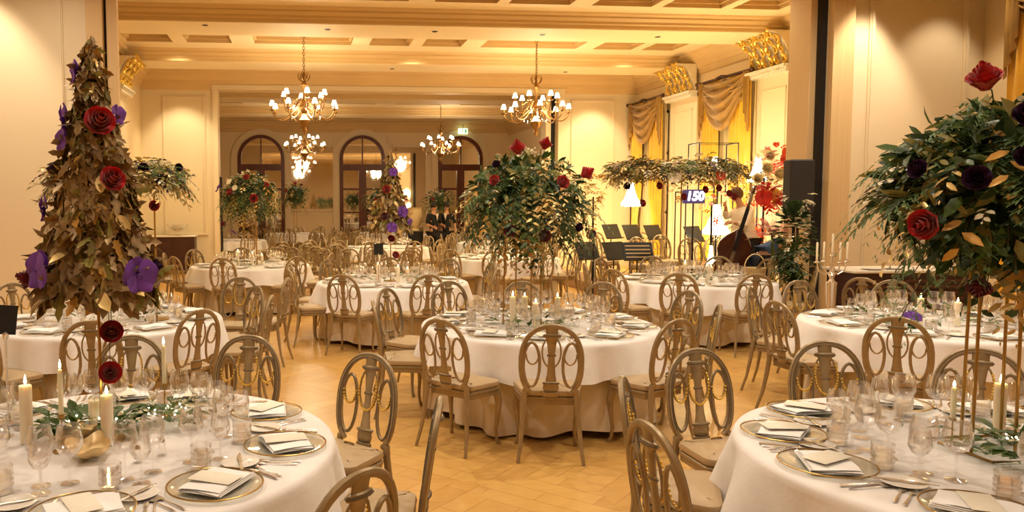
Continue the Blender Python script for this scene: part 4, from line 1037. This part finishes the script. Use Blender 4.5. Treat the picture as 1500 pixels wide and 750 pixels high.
# floor candelabrum
o=thing('candelabra','tall silver candelabra with white candles between service bar and dark slot','candelabra',(5.86,7.98,0))
MB().lathe([(.001,0),(.16,0),(.17,.02),(.06,.05),(.035,.12),(.04,.5),(.055,.85),(.06,.9),(.03,.92),(.022,.95),(.035,.98),(.016,1.02),(.03,1.06),(.014,1.1),(.026,1.14),(.014,1.17),(.02,1.2),(.001,1.2)],18).obj('stem','silver',o)
for k in range(5):
    a=k*TAU/5+.25
    if k<4:
        a=(0.1,1.9,3.2,4.9)[k]; c,s_=math.cos(a),math.sin(a); R=.19 if k in (0,2) else .1; P=[(0,0,1.04),(c*R*.4,s_*R*.4,.99),(c*R*.85,s_*R*.85,1.03),(c*R,s_*R,1.13)]
        ar=MB().tube(P,.008,n=6).lathe([(.001,0),(.025,.0),(.03,.01),(.014,.02),(.014,.04),(.01,.04)],10,(c*R,s_*R,1.12)).obj('arm','silver',o); b=(c*R,s_*R,1.15); H=.20
    else:
        ar=MB().lathe([(.001,0),(.025,.0),(.03,.01),(.014,.02),(.014,.04),(.01,.04)],10,(0,0,1.19)).obj('arm','silver',o); b=(0,0,1.22); H=.22
    MB().lathe([(.011,0),(.011,H-.01),(.006,H),(.001,H)],8,b).obj('candle','wax',ar)
# loudspeaker
o=thing('loudspeaker','black loudspeaker on a tripod at the dark partition slot','loudspeaker',(7.02,10.3,0),-.1)
MB().box(-.17,.17,-.1,.12,1.62,2.38,.02).obj('cabinet_body','speaker',o,smooth=False)
MB().box(-.158,.158,-.108,-.098,1.64,2.36).obj('grille','speaker',o,smooth=False)
mb=MB(); mb.tube([(0,0,.5),(0,0,1.62)],.018,n=8)
mb.obj('stand_pole','blackm',o)
for k in range(3):
    a=k*TAU/3+.5; MB().tube([(0,0,.85),(.38*math.cos(a),.38*math.sin(a),.01)],.011,n=6).obj('leg','blackm',o)
# ================================================================ band corner
tag(MB().box(5.75,XR-.2,12.0,17.2,0,.2,.01).obj('stage_platform','stage',smooth=False),'low carpeted platform under the music stands along the curtained windows','platform')
def mstand(slats):
    o=thing('music_stand','x','music stand')
    R_=Matrix.Rotation(-.45,3,'X')
    mb=MB(); mb.obox((0,0,1.0),.24,.004,.16,R_); mb.obox(R_@Vector((0,-.03,-.16))+Vector((0,0,1.0)),.24,.03,.004,R_)
    mb.obj('desk','blackm',o,smooth=False)
    if slats:
        mb=MB()
        for k in range(4): mb.obox(R_@Vector((0,-.007,-.1+.065*k))+Vector((0,0,1.0)),.2,.003,.010,R_)
        mb.obj('sheet_music','coffer',o,smooth=False)
    MB().tube([(0,.02,.12),(0,.02,.95)],.011,n=8).obj('stand_pole','blackm',o)
    for k in range(3):
        a=k*TAU/3+.5; MB().tube([(0,.02,.3),(.2*math.cos(a),.02+.2*math.sin(a),.15),(.28*math.cos(a),.02+.28*math.sin(a),.005)],.007,n=6).obj('leg','blackm',o)
    return Proto(o)
MS=mstand(False); MS2=mstand(True)
for k,(x,y,z,r,l) in enumerate(((6.35,15.2,.2,.5,'in the back row, by the curtained corner'),(6.6,14.8,.2,.5,'in the middle of the back row'),(6.95,14.6,.2,.5,'in the back row, beside the glowing lamps'),(4.72,12.3,0,.45,'in the front row, beside the central bouquet'),(5.15,12.2,0,.45,'in the middle of the front row'),(7.25,13.6,.2,.5,'beside the bassist'))):
    MS.put((x,y,z),r,'black music stand '+l,'black music stands')
MS2.put((5.45,12.0,0),-.1,'black music stand holding slatted sheet music, front row','black music stands')
o=thing('flower_stand','black tripod stand topped by a red rose before the music stands','stand',(4.28,10.9,0))
MB().tube([(0,0,.1),(0,0,1.28)],.012,n=8).obj('stand_pole','blackm',o)
for k in range(3):
    a=k*TAU/3+.2; MB().tube([(0,0,.35),(.22*math.cos(a),.22*math.sin(a),.01)],.01,n=6).obj('leg','blackm',o)
bloom('rose','rosed',o,(-.03,0,1.32),(-.5,-.6,.4),.08)
# sign 150
o=thing('number_sign','dark lit sign reading 150 below the wide garland canopy','sign',(5.95,11.2,0))
MB().box(-.17,.17,-.03,.03,1.77,1.98,.01).obj('sign_box','signbg',o,smooth=False)
MB().tube([(0,.01,0),(0,.01,1.78)],.012,n=8).lathe([(.001,0),(.15,0),(.15,.015),(.012,.02)],16).obj('stand_pole','blackm',o)
cu=bpy.data.curves.new('sign_digits','FONT'); cu.body='150'; cu.size=.19; cu.extrude=.004; cu.offset=.006; cu.align_x='CENTER'; cu.align_y='CENTER'; cu.shear=.15
tt=bpy.data.objects.new('tmp_text',cu); COL.objects.link(tt); bpy.context.view_layer.update()
me=bpy.data.meshes.new_from_object(tt.evaluated_get(bpy.context.evaluated_depsgraph_get())); bpy.data.objects.remove(tt)
t=bpy.data.objects.new('sign_digits',me); COL.objects.link(t); t.parent=o; t.location=(0,-.036,1.875); t.rotation_euler=(PI/2,0,0); me.materials.clear(); me.materials.append(M['signtx'])
# glowing lamps
def lamp(x,y,z,label,h0,w,h,stand=True):
    o=thing('glowing_lamp',label,'lamp',(x,y,z))
    MB().lathe([(w*.28,h0+h),(w*.36,h0+h*.7),(w*.62,h0+h*.35),(w,h0+h*.1),(w*.97,h0),(w*.5,h0-.02),(.001,h0-.02)],18).obj('lamp_shade','lampw',o)
    mb=MB(); mb.tube([(0,0,.02),(0,0,h0)],.015,n=8); mb.lathe([(.001,0),(.16,0),(.16,.02),(.02,.04)],18); mb.obj('lamp_stand','blackm',o)
    mb=MB()
    for k in range(14):
        a=k*TAU/14; mb.lathe([(.001,0),(.012,-.02),(.001,-.05)],5,(w*math.cos(a),w*math.sin(a),h0))
    mb.obj('crystal_drop','glass',o); return o
lamp(7.05,15.9,.2,'tall glowing cone lamp behind the music stands at the curtain corner',1.52,.2,.48)
lamp(7.5,13.3,.2,'big glowing lamp low inside the metal display frame beside the bassist',1.02,.23,.52)
lamp(7.95,14.2,.2,'small glowing lamp at the top of the metal display frame',2.05,.15,.4)
lamp(7.25,13.0,.0,'narrow glowing lamp near the floor by the double bass',.62,.09,.4)
lamp(8.05,12.95,.2,'glowing lamp inside the tall red and white flower tower',1.95,.17,.42)
o=thing('display_frame','thin black metal display frame standing before the gold curtain','frame',(7.8,14.0,.2))
mb=MB()
for (x0,x1,z0,z1) in ((-.38,.38,1.78,2.68),(-.62,.3,.5,1.78)):
    for y in (-.2,.2):
        mb.tube([(x0,y,z0),(x1,y,z0),(x1,y,z1),(x0,y,z1)],.014,n=5,closed=True)
    for x in (x0,x1):
        for z in (z0,z1): mb.tube([(x,-.2,z),(x,.2,z)],.014,n=5)
for x in (-.62,.3):
    for y in (-.2,.2): mb.tube([(x,y,0),(x,y,.5)],.014,n=5)
for x in (-.3,.0): mb.tube([(x,-.2,.5),(x,-.2,1.78)],.01,n=5)
mb.obj('metal_bars','blackm',o)
def tower(name,x,y,label,items,rod,seed,base=0,bl=()):
    r_=random.Random(seed); o=thing(name,label,'flower arrangement',(x,y,base)); mbs={}
    for (m,n,cx,cy,cz,rx,ry,rz,ll,lw) in items:
        mb=mbs.setdefault(m,MB())
        for i in range(n):
            v=rv(r_); p=Vector((cx+v.x*rx*.7,cy+v.y*ry*.7,cz+v.z*rz*.7))
            if m=='fern': fern(mb,p,v,ll*1.6,5,lw,.3)
            else: spray(mb,p,v+Vector((0,0,.1)),ll*1.6,6,ll,lw,.3)
    for m,mb in mbs.items(): mb.obj({'leafg':'green_foliage','leafd':'dark_foliage','fern':'fern_fronds','cream':'cream_blossoms','orange':'coral_blossoms','pink':'pink_blossoms','rose':'red_blossoms','paleleaf':'pale_gold_leaves','magn':'golden_leaves','rosed':'dark_red_blossoms','olive':'olive_foliage'}[m],m,o)
    mb=MB(); mb.tube([(0,0,.01),(0,0,rod)],.02,n=8); mb.lathe([(.001,0),(.2,0),(.2,.02),(.03,.04)],18); mb.obj('stand','blackm',o)
    for k,m,dx,dy,dz,R in bl: bloom(k,m,o,(dx,dy,dz),(dx,-1,.1),R)
    return o
tower('flower_tower',7.95,12.6,'tall flower tower of white and coral blooms with red poinsettias by the bassist',
    [('cream',60,-.0,0,2.15,.3,.25,.35,.07,.04),('orange',22,.18,-.1,2.35,.2,.15,.2,.08,.04),('rose',30,-.1,-.2,1.68,.3,.15,.14,.11,.05),('leafd',30,0,0,1.85,.35,.25,.2,.1,.04),('magn',20,.05,-.15,1.75,.25,.2,.15,.08,.04),('orange',30,-.1,-.1,1.3,.25,.2,.3,.1,.04),('pink',20,.0,-.1,2.3,.25,.2,.2,.07,.04)],2.0,61,.2,[('rose','cream',-.12,-.25,2.15,.10),('rose','cream',.1,-.25,2.05,.11),('rose','cream',-.05,-.2,2.36,.09),('rose','cream',-.25,-.2,1.98,.09),('orchid','rose',.22,-.2,2.3,.1),('orchid','rose',.24,-.2,2.1,.08),('orchid','rose',-.2,-.3,1.66,.14),('orchid','rose',.12,-.3,1.62,.12),('orchid','magn',-.02,-.3,1.72,.1),('orchid','orange',.2,-.25,2.42,.08)])
tower('flower_tower',6.42,9.5,'tall green garland column with white orchids in front of the loudspeaker',
    [('leafd',140,0,0,1.3,.17,.16,.55,.10,.05),('fern',60,0,0,1.3,.18,.16,.52,.09,.05),('cream',26,-.05,-.12,1.35,.2,.1,.4,.05,.035),('cream',10,.0,-.1,1.85,.22,.1,.14,.06,.03),('leafg',30,.05,0,1.0,.2,.15,.3,.1,.04),('paleleaf',14,.1,0,.85,.15,.1,.25,.06,.03)],1.8,62)
tower('flower_tower',7.3,13.1,'loose coral and white blooms hanging over the low glowing lamp',
    [('pink',18,0,0,1.75,.3,.2,.3,.06,.035),('orange',20,.05,-.1,1.5,.3,.2,.3,.07,.04),('cream',24,-.3,0,1.75,.3,.2,.3,.06,.035),('magn',18,-.6,0,1.85,.3,.2,.2,.07,.03)],1.6,63,.2)
tower('flower_tower',5.95,15.2,'cream and yellow flower column at the corner curtain beside the tall cone lamp',
    [('cream',34,0,0,1.9,.2,.2,.35,.08,.04),('olive',34,0,0,1.85,.22,.2,.4,.08,.03),('magn',26,.1,0,2.1,.25,.2,.25,.08,.04),('paleleaf',22,0,0,1.4,.15,.15,.4,.06,.03),('rosed',8,-.1,-.1,1.4,.15,.1,.3,.05,.03)],1.9,64,0)
o=thing('wicker_basket','cream basket with a handle standing by the florist','basket',(6.66,10.72,.0))
MB().lathe([(.001,.52),(.12,.52),(.155,.82),(.165,.83),(.15,.83),(.12,.56),(.001,.56)],20).obj('basket_body','wicker',o)
MB().tube([(.16*math.cos(t*PI/10),0,.83+.2*math.sin(t*PI/10)) for t in range(11)],.008,n=6).obj('handle','wicker',o)
MB().lathe([(.001,0),(.13,0),(.14,.03),(.1,.06),(.1,.46),(.14,.5),(.14,.52),(.001,.52)],18).obj('pedestal','marble',o)
# ================================================================ people
def skinned(name,joints,bones,m,parent,sub=2,root=None):
    names=list(joints); me=bpy.data.meshes.new(name)
    me.from_pydata([joints[n][0] for n in names],[(names.index(a),names.index(b)) for a,b in bones],[]); me.update()
    o=bpy.data.objects.new(name,me); COL.objects.link(o)
    if parent: o.parent=parent
    md=o.modifiers.new('skin','SKIN')
    if not me.skin_vertices: 
        me.attributes  # layer is made with the modifier
    sv=me.skin_vertices[0].data if len(me.skin_vertices) else None
    if sv is None:
        bpy.context.view_layer.objects.active=o; bpy.ops.mesh.customdata_skin_add(); sv=me.skin_vertices[0].data
    for i,n in enumerate(names):
        r=joints[n][1]; sv[i].radius=(r,r) if not hasattr(r,'__len__') else r
        sv[i].use_root=(n==(root or names[0]))
    md.use_smooth_shade=True
    s_=o.modifiers.new('sub','SUBSURF'); s_.levels=sub; s_.render_levels=sub
    me.materials.append(M[m]); return o
def head_on(parent,c,face,hair,hm):
    # head: c centre, face = unit direction
    c=Vector(c); f=Vector(face).normalized(); q=Vector((0,-1,0)).rotation_difference(f)
    def T(mb):
        mb.v=[tuple(q@Vector(p)+c) for p in mb.v]; return mb
    mb=MB(); mb.grid(lambda u,v:((.078*math.sin(v*PI)**.8)*math.cos(u*TAU)*(1-.22*(v<.4)*(1-v/.4)),(.095*math.sin(v*PI)**.8)*math.sin(u*TAU),-.115*math.cos(v*PI)),16,10,wu=True)
    mb.tube([(0,-.088,.025),(0,-.112,-.012),(0,-.09,-.02)],[.008,.013,.008],n=6)
    for s_ in (-1,1): mb.lathe([(.001,-.01),(.014,-.005),(.018,.0),(.001,.006)],8,(s_*.08,.005,0),.6,1.4,axis=(s_,0,0))
    mb.tube([(-.022,-.084,-.05),(0,-.09,-.052),(.022,-.084,-.05)],.005,n=5)
    o=T(mb).obj('head','skin',parent)
    mb=MB()
    for s_ in (-1,1): mb.ball((s_*.03,-.083,.012),.008,6,4)
    T(mb).obj('eyes','hairb',o)
    mb=MB(); mb.grid(lambda u,v:((.087*math.sin(v*PI*.62+.0))*math.cos(u*TAU),(.104*math.sin(v*PI*.62))*math.sin(u*TAU)+.014*(1+math.sin(u*TAU))*.6,.128*math.cos(v*PI*.62)+.028*(math.sin(u*TAU)<-.2)*v),18,8,wu=True)
    T(mb).obj('hair',hm,parent)
# bassist in a white shirt, bending over the neck of the bass
o=thing('person','person in white shirt and black trousers bowing a double bass','person',(7.45,12.3,.2),0); o.scale=(1.03,1.05,1.03)
J={'pelvis':((0,0,.93),.15),'waist':((-.02,0,1.08),.15),'chest':((-.05,0,1.28),.18),'neck0':((-.08,0,1.47),.07),'neck':((-.12,0,1.54),.052),'skull':((-.15,0,1.63),.07),
 'shl':((-.05,-.19,1.40),.062),'ell':((-.16,-.26,1.16),.045),'wrl':((-.34,-.22,1.22),.03),
 'shr':((-.05,.19,1.40),.062),'elr':((-.2,.24,1.28),.045),'wrr':((-.28,.10,1.48),.03),
 'hpl':((0,-.1,.86),.105),'knl':((-.03,-.13,.48),.068),'anl':((.02,-.14,.1),.045),'tol':((-.13,-.15,.04),.04),
 'hpr':((0,.1,.86),.105),'knr':((-.03,.12,.48),.068),'anr':((.02,.14,.1),.045),'tor':((-.13,.15,.04),.04)}
B=[('pelvis','waist'),('waist','chest'),('chest','neck0'),('neck0','neck'),('neck','skull'),('chest','shl'),('shl','ell'),('ell','wrl'),('chest','shr'),('shr','elr'),('elr','wrr'),('pelvis','hpl'),('hpl','knl'),('knl','anl'),('anl','tol'),('pelvis','hpr'),('hpr','knr'),('knr','anr'),('anr','tor')]
def fatten(J,keys,k,ex={}): 
    d={n:(J[n][0],J[n][1]*k) for n in keys}; d.update(ex); return d
skinned('body',{k:(p,r*.9) for k,(p,r) in J.items()},B,'skin',o)
up=['waist','chest','shl','ell','shr','elr']
JS=fatten(J,up,1.2); JS['hip']=((0,0,.96),.155); JS['nk']=((-.07,0,1.44),.08); JS['cl']=((-.29,-.23,1.205),.045); JS['cr']=((-.26,.14,1.42),.045)
skinned('shirt',JS,[('waist','chest'),('hip','waist'),('chest','nk'),('chest','shl'),('shl','ell'),('ell','cl'),('chest','shr'),('shr','elr'),('elr','cr')],'shirt',o,root='waist')
JT=fatten(J,['pelvis','hpl','knl','anl','hpr','knr','anr'],1.14)
skinned('trousers',JT,[('pelvis','hpl'),('hpl','knl'),('knl','anl'),('pelvis','hpr'),('hpr','knr'),('knr','anr')],'trouser',o)
head_on(o,(-.17,0,1.66),(-1,-.15,-.35),1,'hair')
def hand(parent,w,d,n,curl,thumb):
    # palm + five fingers as one skinned chain set; w wrist, d pointing dir, n palm normal
    w=Vector(w); d=Vector(d).normalized(); n=Vector(n); n=(n-d*n.dot(d)).normalized(); s_=d.cross(n)
    J={'w':(tuple(w),.022),'p':(tuple(w+d*.05),.026)}; B=[('w','p')]
    for i,(off,L) in enumerate(((-.030,.07),(-.010,.08),(.010,.075),(.030,.06))):
        a=w+d*.085+s_*off; b=a+(d+n*curl*.6).normalized()*L*.5; c=b+(d*.3+n*curl).normalized()*L*.5
        J['a%d'%i]=(tuple(a),.0095); J['b%d'%i]=(tuple(b),.0085); J['c%d'%i]=(tuple(c),.007); B+=[('p','a%d'%i),('a%d'%i,'b%d'%i),('b%d'%i,'c%d'%i)]
    a=w+d*.04+s_*thumb*.035; b=a+(d*.6+s_*thumb+n*.4).normalized()*.035; c=b+(d+n*.8).normalized()*.03
    J['ta']=(tuple(a),.012); J['tb']=(tuple(b),.010); J['tc']=(tuple(c),.008); B+=[('w','ta'),('ta','tb'),('tb','tc')]
    return skinned('hand',J,B,'skin',parent,1)
hand(o,(-.34,-.22,1.22),(-1,.2,-.1),(0,.6,-.8),1.0,-1)
hand(o,(-.28,.10,1.48),(-.7,-.5,.3),(.3,-.9,0),1.0,1)
# double bass
o=thing('double_bass','brown double bass leaning against the person in white shirt','double bass',(6.74,11.85,.2),math.radians(-28))
Lb=Matrix.Rotation(math.radians(15),3,'Y')
def outl(s=1.):
    P=[(0,.12),(.17,.13),(.29,.2),(.335,.33),(.31,.46),(.24,.55),(.205,.64),(.215,.73),(.25,.82),(.24,.95),(.17,1.06),(.08,1.15),(.035,1.2)]
    Q=[(x*s,.66+(z-.66)*s) for x,z in P]; return Q+[(-x,z) for x,z in Q[::-1][:-1]]
mb=MB(); O=[outl(.97),outl(1.),outl(1.),outl(.97)]; ys=[-.10,-.085,.085,.10]; K=len(O[0]); v=[]
for q,y in zip(O,ys): v+=[Lb@Vector((x,y,z)) for x,z in q]
f=[]
for r in range(3):
    for k in range(K): f.append((r*K+k,r*K+(k+1)%K,(r+1)*K+(k+1)%K,(r+1)*K+k))
for r,y in ((0,-.135),(3,.12)):
    v.append(Lb@Vector((0,y,.66))); t=len(v)-1
    for k in range(K): f.append((r*K+k,r*K+(k+1)%K,t) if r else (r*K+(k+1)%K,r*K+k,t))
mb.add(v,f); mb.obj('body','bassw',o)
mb=MB(); mb.tube([Lb@Vector(p) for p in ((0,-.11,1.12),(0,-.12,1.5),(0,-.09,1.80))],[.032,.026,.022],n=8)
mb.tube([Lb@Vector((0,-.09-.0+.045*math.cos(t*.62)-.045,1.84+.05*math.sin(t*.62)+.012*t*.0)) for t in range(9)],[.03-.002*t for t in range(9)],n=7); mb.tube([Lb@Vector((0,-.09,1.78)),Lb@Vector((0,-.07,1.86))],.03,n=8); mb.obj('neck_and_scroll','bassw',o)
mb=MB(); mb.obox(Lb@Vector((0,-.16,1.16)),.028,.008,.38,Lb); mb.obox(Lb@Vector((0,-.16,.34)),.035,.01,.14,Lb); mb.obj('fingerboard','blackm',o)
mb=MB(); mb.obox(Lb@Vector((0,-.155,.58)),.08,.008,.045,Lb); mb.obj('bridge','wicker',o)
mb=MB(); [mb.tube([Lb@Vector((x,-.17,.42)),Lb@Vector((x,-.178,.62)),Lb@Vector((x*.6,-.12,1.78))],.0018,n=4) for x in (-.02,-.007,.007,.02)]; mb.obj('strings','silver',o)
mb=MB(); mb.tube([(0,0,.0),Lb@Vector((0,0,.14))],.008,n=6); mb.obj('endpin','silver',o)
for s_ in (-1,1): mb=MB(); mb.tube([Lb@Vector((s_*(.11+.015*math.sin(t*1.05)),-.125,.56+.03*t)) for t in range(7)],.006,n=5); mb.obj('sound_hole','black',o)
o=tag(MB().tube([(7.08,12.05,1.40),(6.60,11.72,1.20)],.006,n=6).tube([(7.08,12.05,1.38),(6.60,11.72,1.18)],.003,n=4).obj('bass_bow','bassw'),'wooden bow held across the strings of the double bass','bow')
# florist bending
o=thing('person','person in blue shirt and dark jeans bending over pink plumes','person',(7.42,11.55,0))
J={'pelvis':((-.12,0,.93),.135),'waist':((.02,0,1.06),.13),'chest':((.22,0,1.14),.15),'neck0':((.38,0,1.14),.065),'neck':((.44,0,1.12),.05),'skull':((.53,0,1.1),.07),
 'shl':((.27,-.18,1.14),.06),'ell':((.36,-.24,.9),.045),'wrl':((.5,-.2,.78),.03),'shr':((.27,.18,1.14),.06),'elr':((.38,.24,.9),.045),'wrr':((.52,.18,.8),.03),
 'hpl':((-.12,-.1,.86),.105),'knl':((-.04,-.13,.48),.068),'anl':((-.1,-.14,.1),.045),'tol':((.04,-.15,.04),.04),
 'hpr':((-.12,.1,.86),.105),'knr':((.02,.12,.48),.068),'anr':((0,.14,.1),.045),'tor':((.14,.15,.04),.04)}
skinned('body',{k:(p,r*.9) for k,(p,r) in J.items()},B,'skin',o)
JS=fatten(J,['waist','chest','shl','ell','shr','elr'],1.15); JS['hip']=((-.08,0,.98),.15)
skinned('shirt',JS,[('waist','chest'),('hip','waist'),('chest','shl'),('shl','ell'),('chest','shr'),('shr','elr')],'blue',o,root='waist')
skinned('jeans',fatten(J,['pelvis','hpl','knl','anl','hpr','knr','anr'],1.14),[('pelvis','hpl'),('hpl','knl'),('knl','anl'),('pelvis','hpr'),('hpr','knr'),('knr','anr')],'jeans',o)
head_on(o,(.55,0,1.08),(.8,0,-.7),1,'hairb')
hand(o,(.5,-.2,.78),(.8,.2,-.5),(0,1,0),.6,1); hand(o,(.52,.18,.8),(.8,-.2,-.5),(0,-1,0),.6,-1)
o=thing('plume_bunch','bunch of pale pink feathery plumes held by the bending person','plumes',(7.16,11.1,0))
mb=MB(); r_=random.Random(5)
for i in range(44):
    d=Vector((r_.uniform(-.8,.6),r_.uniform(-.4,.2),r_.uniform(.1,.9))).normalized(); fern(mb,(0,0,1.28),d,.5*r_.uniform(.6,1.1),14,.06,.35)
mb.obj('feathery_plumes','pink',o); MB().tube([(0,0,1.3),(.02,0,.8),(.03,0,.02)],.02,n=6).obj('stems','leafg',o)
# waiters by the end wall
def waiter(x,y,label,rz,hm,arm):
    o=thing('person',label,'person',(x,y,0),rz,'waiters in black by the end wall')
    J={'pelvis':((0,0,.93),.13),'waist':((0,0,1.1),.125),'chest':((0,0,1.32),.155),'neck0':((0,0,1.5),.065),'neck':((0,0,1.56),.05),'skull':((0,-.01,1.64),.065),
     'shl':((-.19,0,1.43),.062),'ell':((-.26,-.02,1.16),.045),'wrl':((-.2,-.22,1.1) if arm else (-.27,-.06,.9),.03),'shr':((.19,0,1.43),.062),'elr':((.26,-.02,1.16),.045),'wrr':((.22,-.2,1.12) if arm else (.27,-.06,.9),.03),
     'hpl':((-.1,0,.86),.1),'knl':((-.11,-.02,.48),.066),'anl':((-.12,0,.1),.045),'tol':((-.13,-.14,.04),.04),'hpr':((.1,0,.86),.1),'knr':((.11,-.02,.48),.066),'anr':((.12,0,.1),.045),'tor':((.13,-.14,.04),.04)}
    skinned('body',{k:(p,r*.88) for k,(p,r) in J.items()},B,'skin',o,1)
    JS=fatten(J,['waist','chest','shl','ell','shr','elr'],1.14); JS['hip']=((0,0,.9),.15)
    skinned('jacket',JS,[('waist','chest'),('hip','waist'),('chest','shl'),('shl','ell'),('chest','shr'),('shr','elr')],'suit',o,1,root='waist')
    skinned('trousers',fatten(J,['pelvis','hpl','knl','anl','hpr','knr','anr'],1.14),[('pelvis','hpl'),('hpl','knl'),('knl','anl'),('pelvis','hpr'),('hpr','knr'),('knr','anr')],'trouser',o,1)
    MB().prism([(-.05,1.48),(.05,1.48),(.0,1.28)],-.17,-.16,1).obj('shirt_front','shirt',o,smooth=False)
    head_on(o,(0,-.015,1.68),(0,-1,-.1),1,hm)
    hand(o,J['wrl'][0],(.2,-.8,-.3) if arm else (0,-.2,-1),(.9,0,0),.5,1); hand(o,J['wrr'][0],(-.2,-.8,-.3) if arm else (0,-.2,-1),(-.9,0,0),.5,-1)
waiter(3.98,22.5,'person in black suit standing by the small gold leaf tree',.5,'hairb',True)
waiter(4.42,22.8,'person in black suit standing on the exit sign side of the other black suit',-.4,'hairb',False)
o=thing('urn_pedestal','pale carved urn on a black pedestal beside the people in black suits','urn',(3.50,23.0,0))
MB().box(-.22,.22,-.22,.22,0,.95,.01).obj('pedestal','blackm',o,smooth=False)
MB().lathe([(.001,.95),(.14,.95),(.15,.98),(.07,1.04),(.2,1.2),(.24,1.42),(.2,1.58),(.22,1.64),(.25,1.66),(.2,1.66),(.001,1.5)],20).obj('urn_body','wicker',o)
# ================================================================ light
def alight(name,x,y,z,sx,sy,e,col=(1,.83,.6),rot=(0,0,0)):
    l=bpy.data.lights.new(name,'AREA'); l.shape='RECTANGLE'; l.size=sx; l.size_y=sy; l.energy=e; l.color=col; o=bpy.data.objects.new(name,l); COL.objects.link(o); o.location=(x,y,z); o.rotation_euler=rot
    try: o.visible_camera=False
    except Exception: pass
    return o
def plight(name,x,y,z,e,r=.2,col=(1,.8,.54)):
    l=bpy.data.lights.new(name,'POINT'); l.energy=e; l.shadow_soft_size=r; l.color=col; o=bpy.data.objects.new(name,l); COL.objects.link(o); o.location=(x,y,z); return o
def spot(name,x,y,z,tx,ty,tz,e,ang,blend=.6,r=.06,col=(1,.84,.62)):
    l=bpy.data.lights.new(name,'SPOT'); l.energy=e; l.spot_size=math.radians(ang); l.spot_blend=blend; l.shadow_soft_size=r; l.color=col; o=bpy.data.objects.new(name,l); COL.objects.link(o); o.location=(x,y,z)
    o.rotation_euler=(Vector((tx,ty,tz))-Vector((x,y,z))).to_track_quat('-Z','Y').to_euler(); return o
W=(1,.89,.72); WY=(1,.86,.56)
EF,EM,EB=135,105,95
def down(x,y,z,e,col,ang=150): spot('recessed_downlight',x,y,z,x,y,0,e,ang,.8,.09,col)
for y,k in ((-3.5,.3),(.4,.45),(3.4,.95),(6.2,1.1),(8.8,1.)):
    for x in (-3,.3,3.6,6.9): down(x,y,5.2,EF*k,W)
for x in (-1.6,2.6,7.0): down(x,12.05,5.2,EM,WY)
for x in (-1.6,.6,2.6,4.7,7.0): down(x,14.6,4.98,EB,WY)
for x in (-2.6,2.7,7.8): down(x,17.7,5.2,EM*.8,WY)
for x in (-2.0,1.2,4.4,7.2): down(x,19.2,4.97,EB*.7,WY)
for x in (.0,2.6,5.4): down(x,24.7,4.97,EM*.6,(1,.82,.55))
for x in (.0,2.6,5.4): down(x,29.0,4.97,EM*.6,(1,.82,.55))
for x in (.18,5.22):
    plight('chandelier_light',x,16.72,3.72,190,.3,WY); plight('chandelier_light',x+.12,27.7,3.72,110,.3)
spot('wall_wash',8.05,9.85,5.2,8.0,10.5,1.2,260,62); spot('wall_wash',-4.0,9.7,5.2,-4.0,10.5,1.5,200,70)
spot('wall_wash',9.3,9.7,5.2,9.1,10.5,1.2,80,70)
spot('wall_wash',8.1,19.8,5.15,8.1,20.9,1.6,170,75,col=WY); spot('wall_wash',-3.0,19.8,5.15,-2.9,20.9,1.6,130,75,col=WY)
Y_=(1,.80,.40)
plight('band_light',7.6,14.2,2.5,110,.15,Y_); plight('band_light',8.5,16.2,1.4,60,.15,Y_); plight('band_light',7.9,13.1,1.6,40,.15,Y_)
plight('band_light',8.1,19.4,1.2,60,.15,Y_)
w=bpy.data.worlds.new('World'); S.world=w; w.use_nodes=True; w.node_tree.nodes['Background'].inputs[0].default_value=(1,.85,.65,1); w.node_tree.nodes['Background'].inputs[1].default_value=.05
# ================================================================ camera
H=1.8; F=1140.; CX=555.
pitch=math.atan(78/F); yaw=math.radians(5.995); roll=-.004
cam=bpy.data.cameras.new('camera'); co=bpy.data.objects.new('camera',cam); COL.objects.link(co); S.camera=co
cam.sensor_fit='HORIZONTAL'; cam.sensor_width=36; cam.lens=36*F/1500; cam.shift_x=(750-CX)/1500.; cam.clip_start=.05; cam.clip_end=200
cyw,syw,cp,sp=math.cos(yaw),math.sin(yaw),math.cos(pitch),math.sin(pitch)
R0=Matrix(((cyw,syw*sp,-syw*cp),(-syw,cyw*sp,-cyw*cp),(0,cp,sp)))
co.matrix_world=Matrix.Translation((0,0,H))@(R0@Matrix.Rotation(-roll*-1,3,'Z')).to_4x4()
# ================================================================ view
S.view_settings.view_transform='Standard'; S.view_settings.look='None'; S.view_settings.gamma=1; S.view_settings.exposure=0.45; S.view_settings.use_curve_mapping=False
c=S.cycles; c.use_denoising=True
try: c.denoiser='OPENIMAGEDENOISE'
except Exception: pass
c.max_bounces=8; c.diffuse_bounces=3; c.glossy_bounces=4; c.transmission_bounces=4; c.transparent_max_bounces=14; c.sample_clamp_indirect=4; c.caustics_reflective=False; c.caustics_refractive=False
c.use_light_tree=True
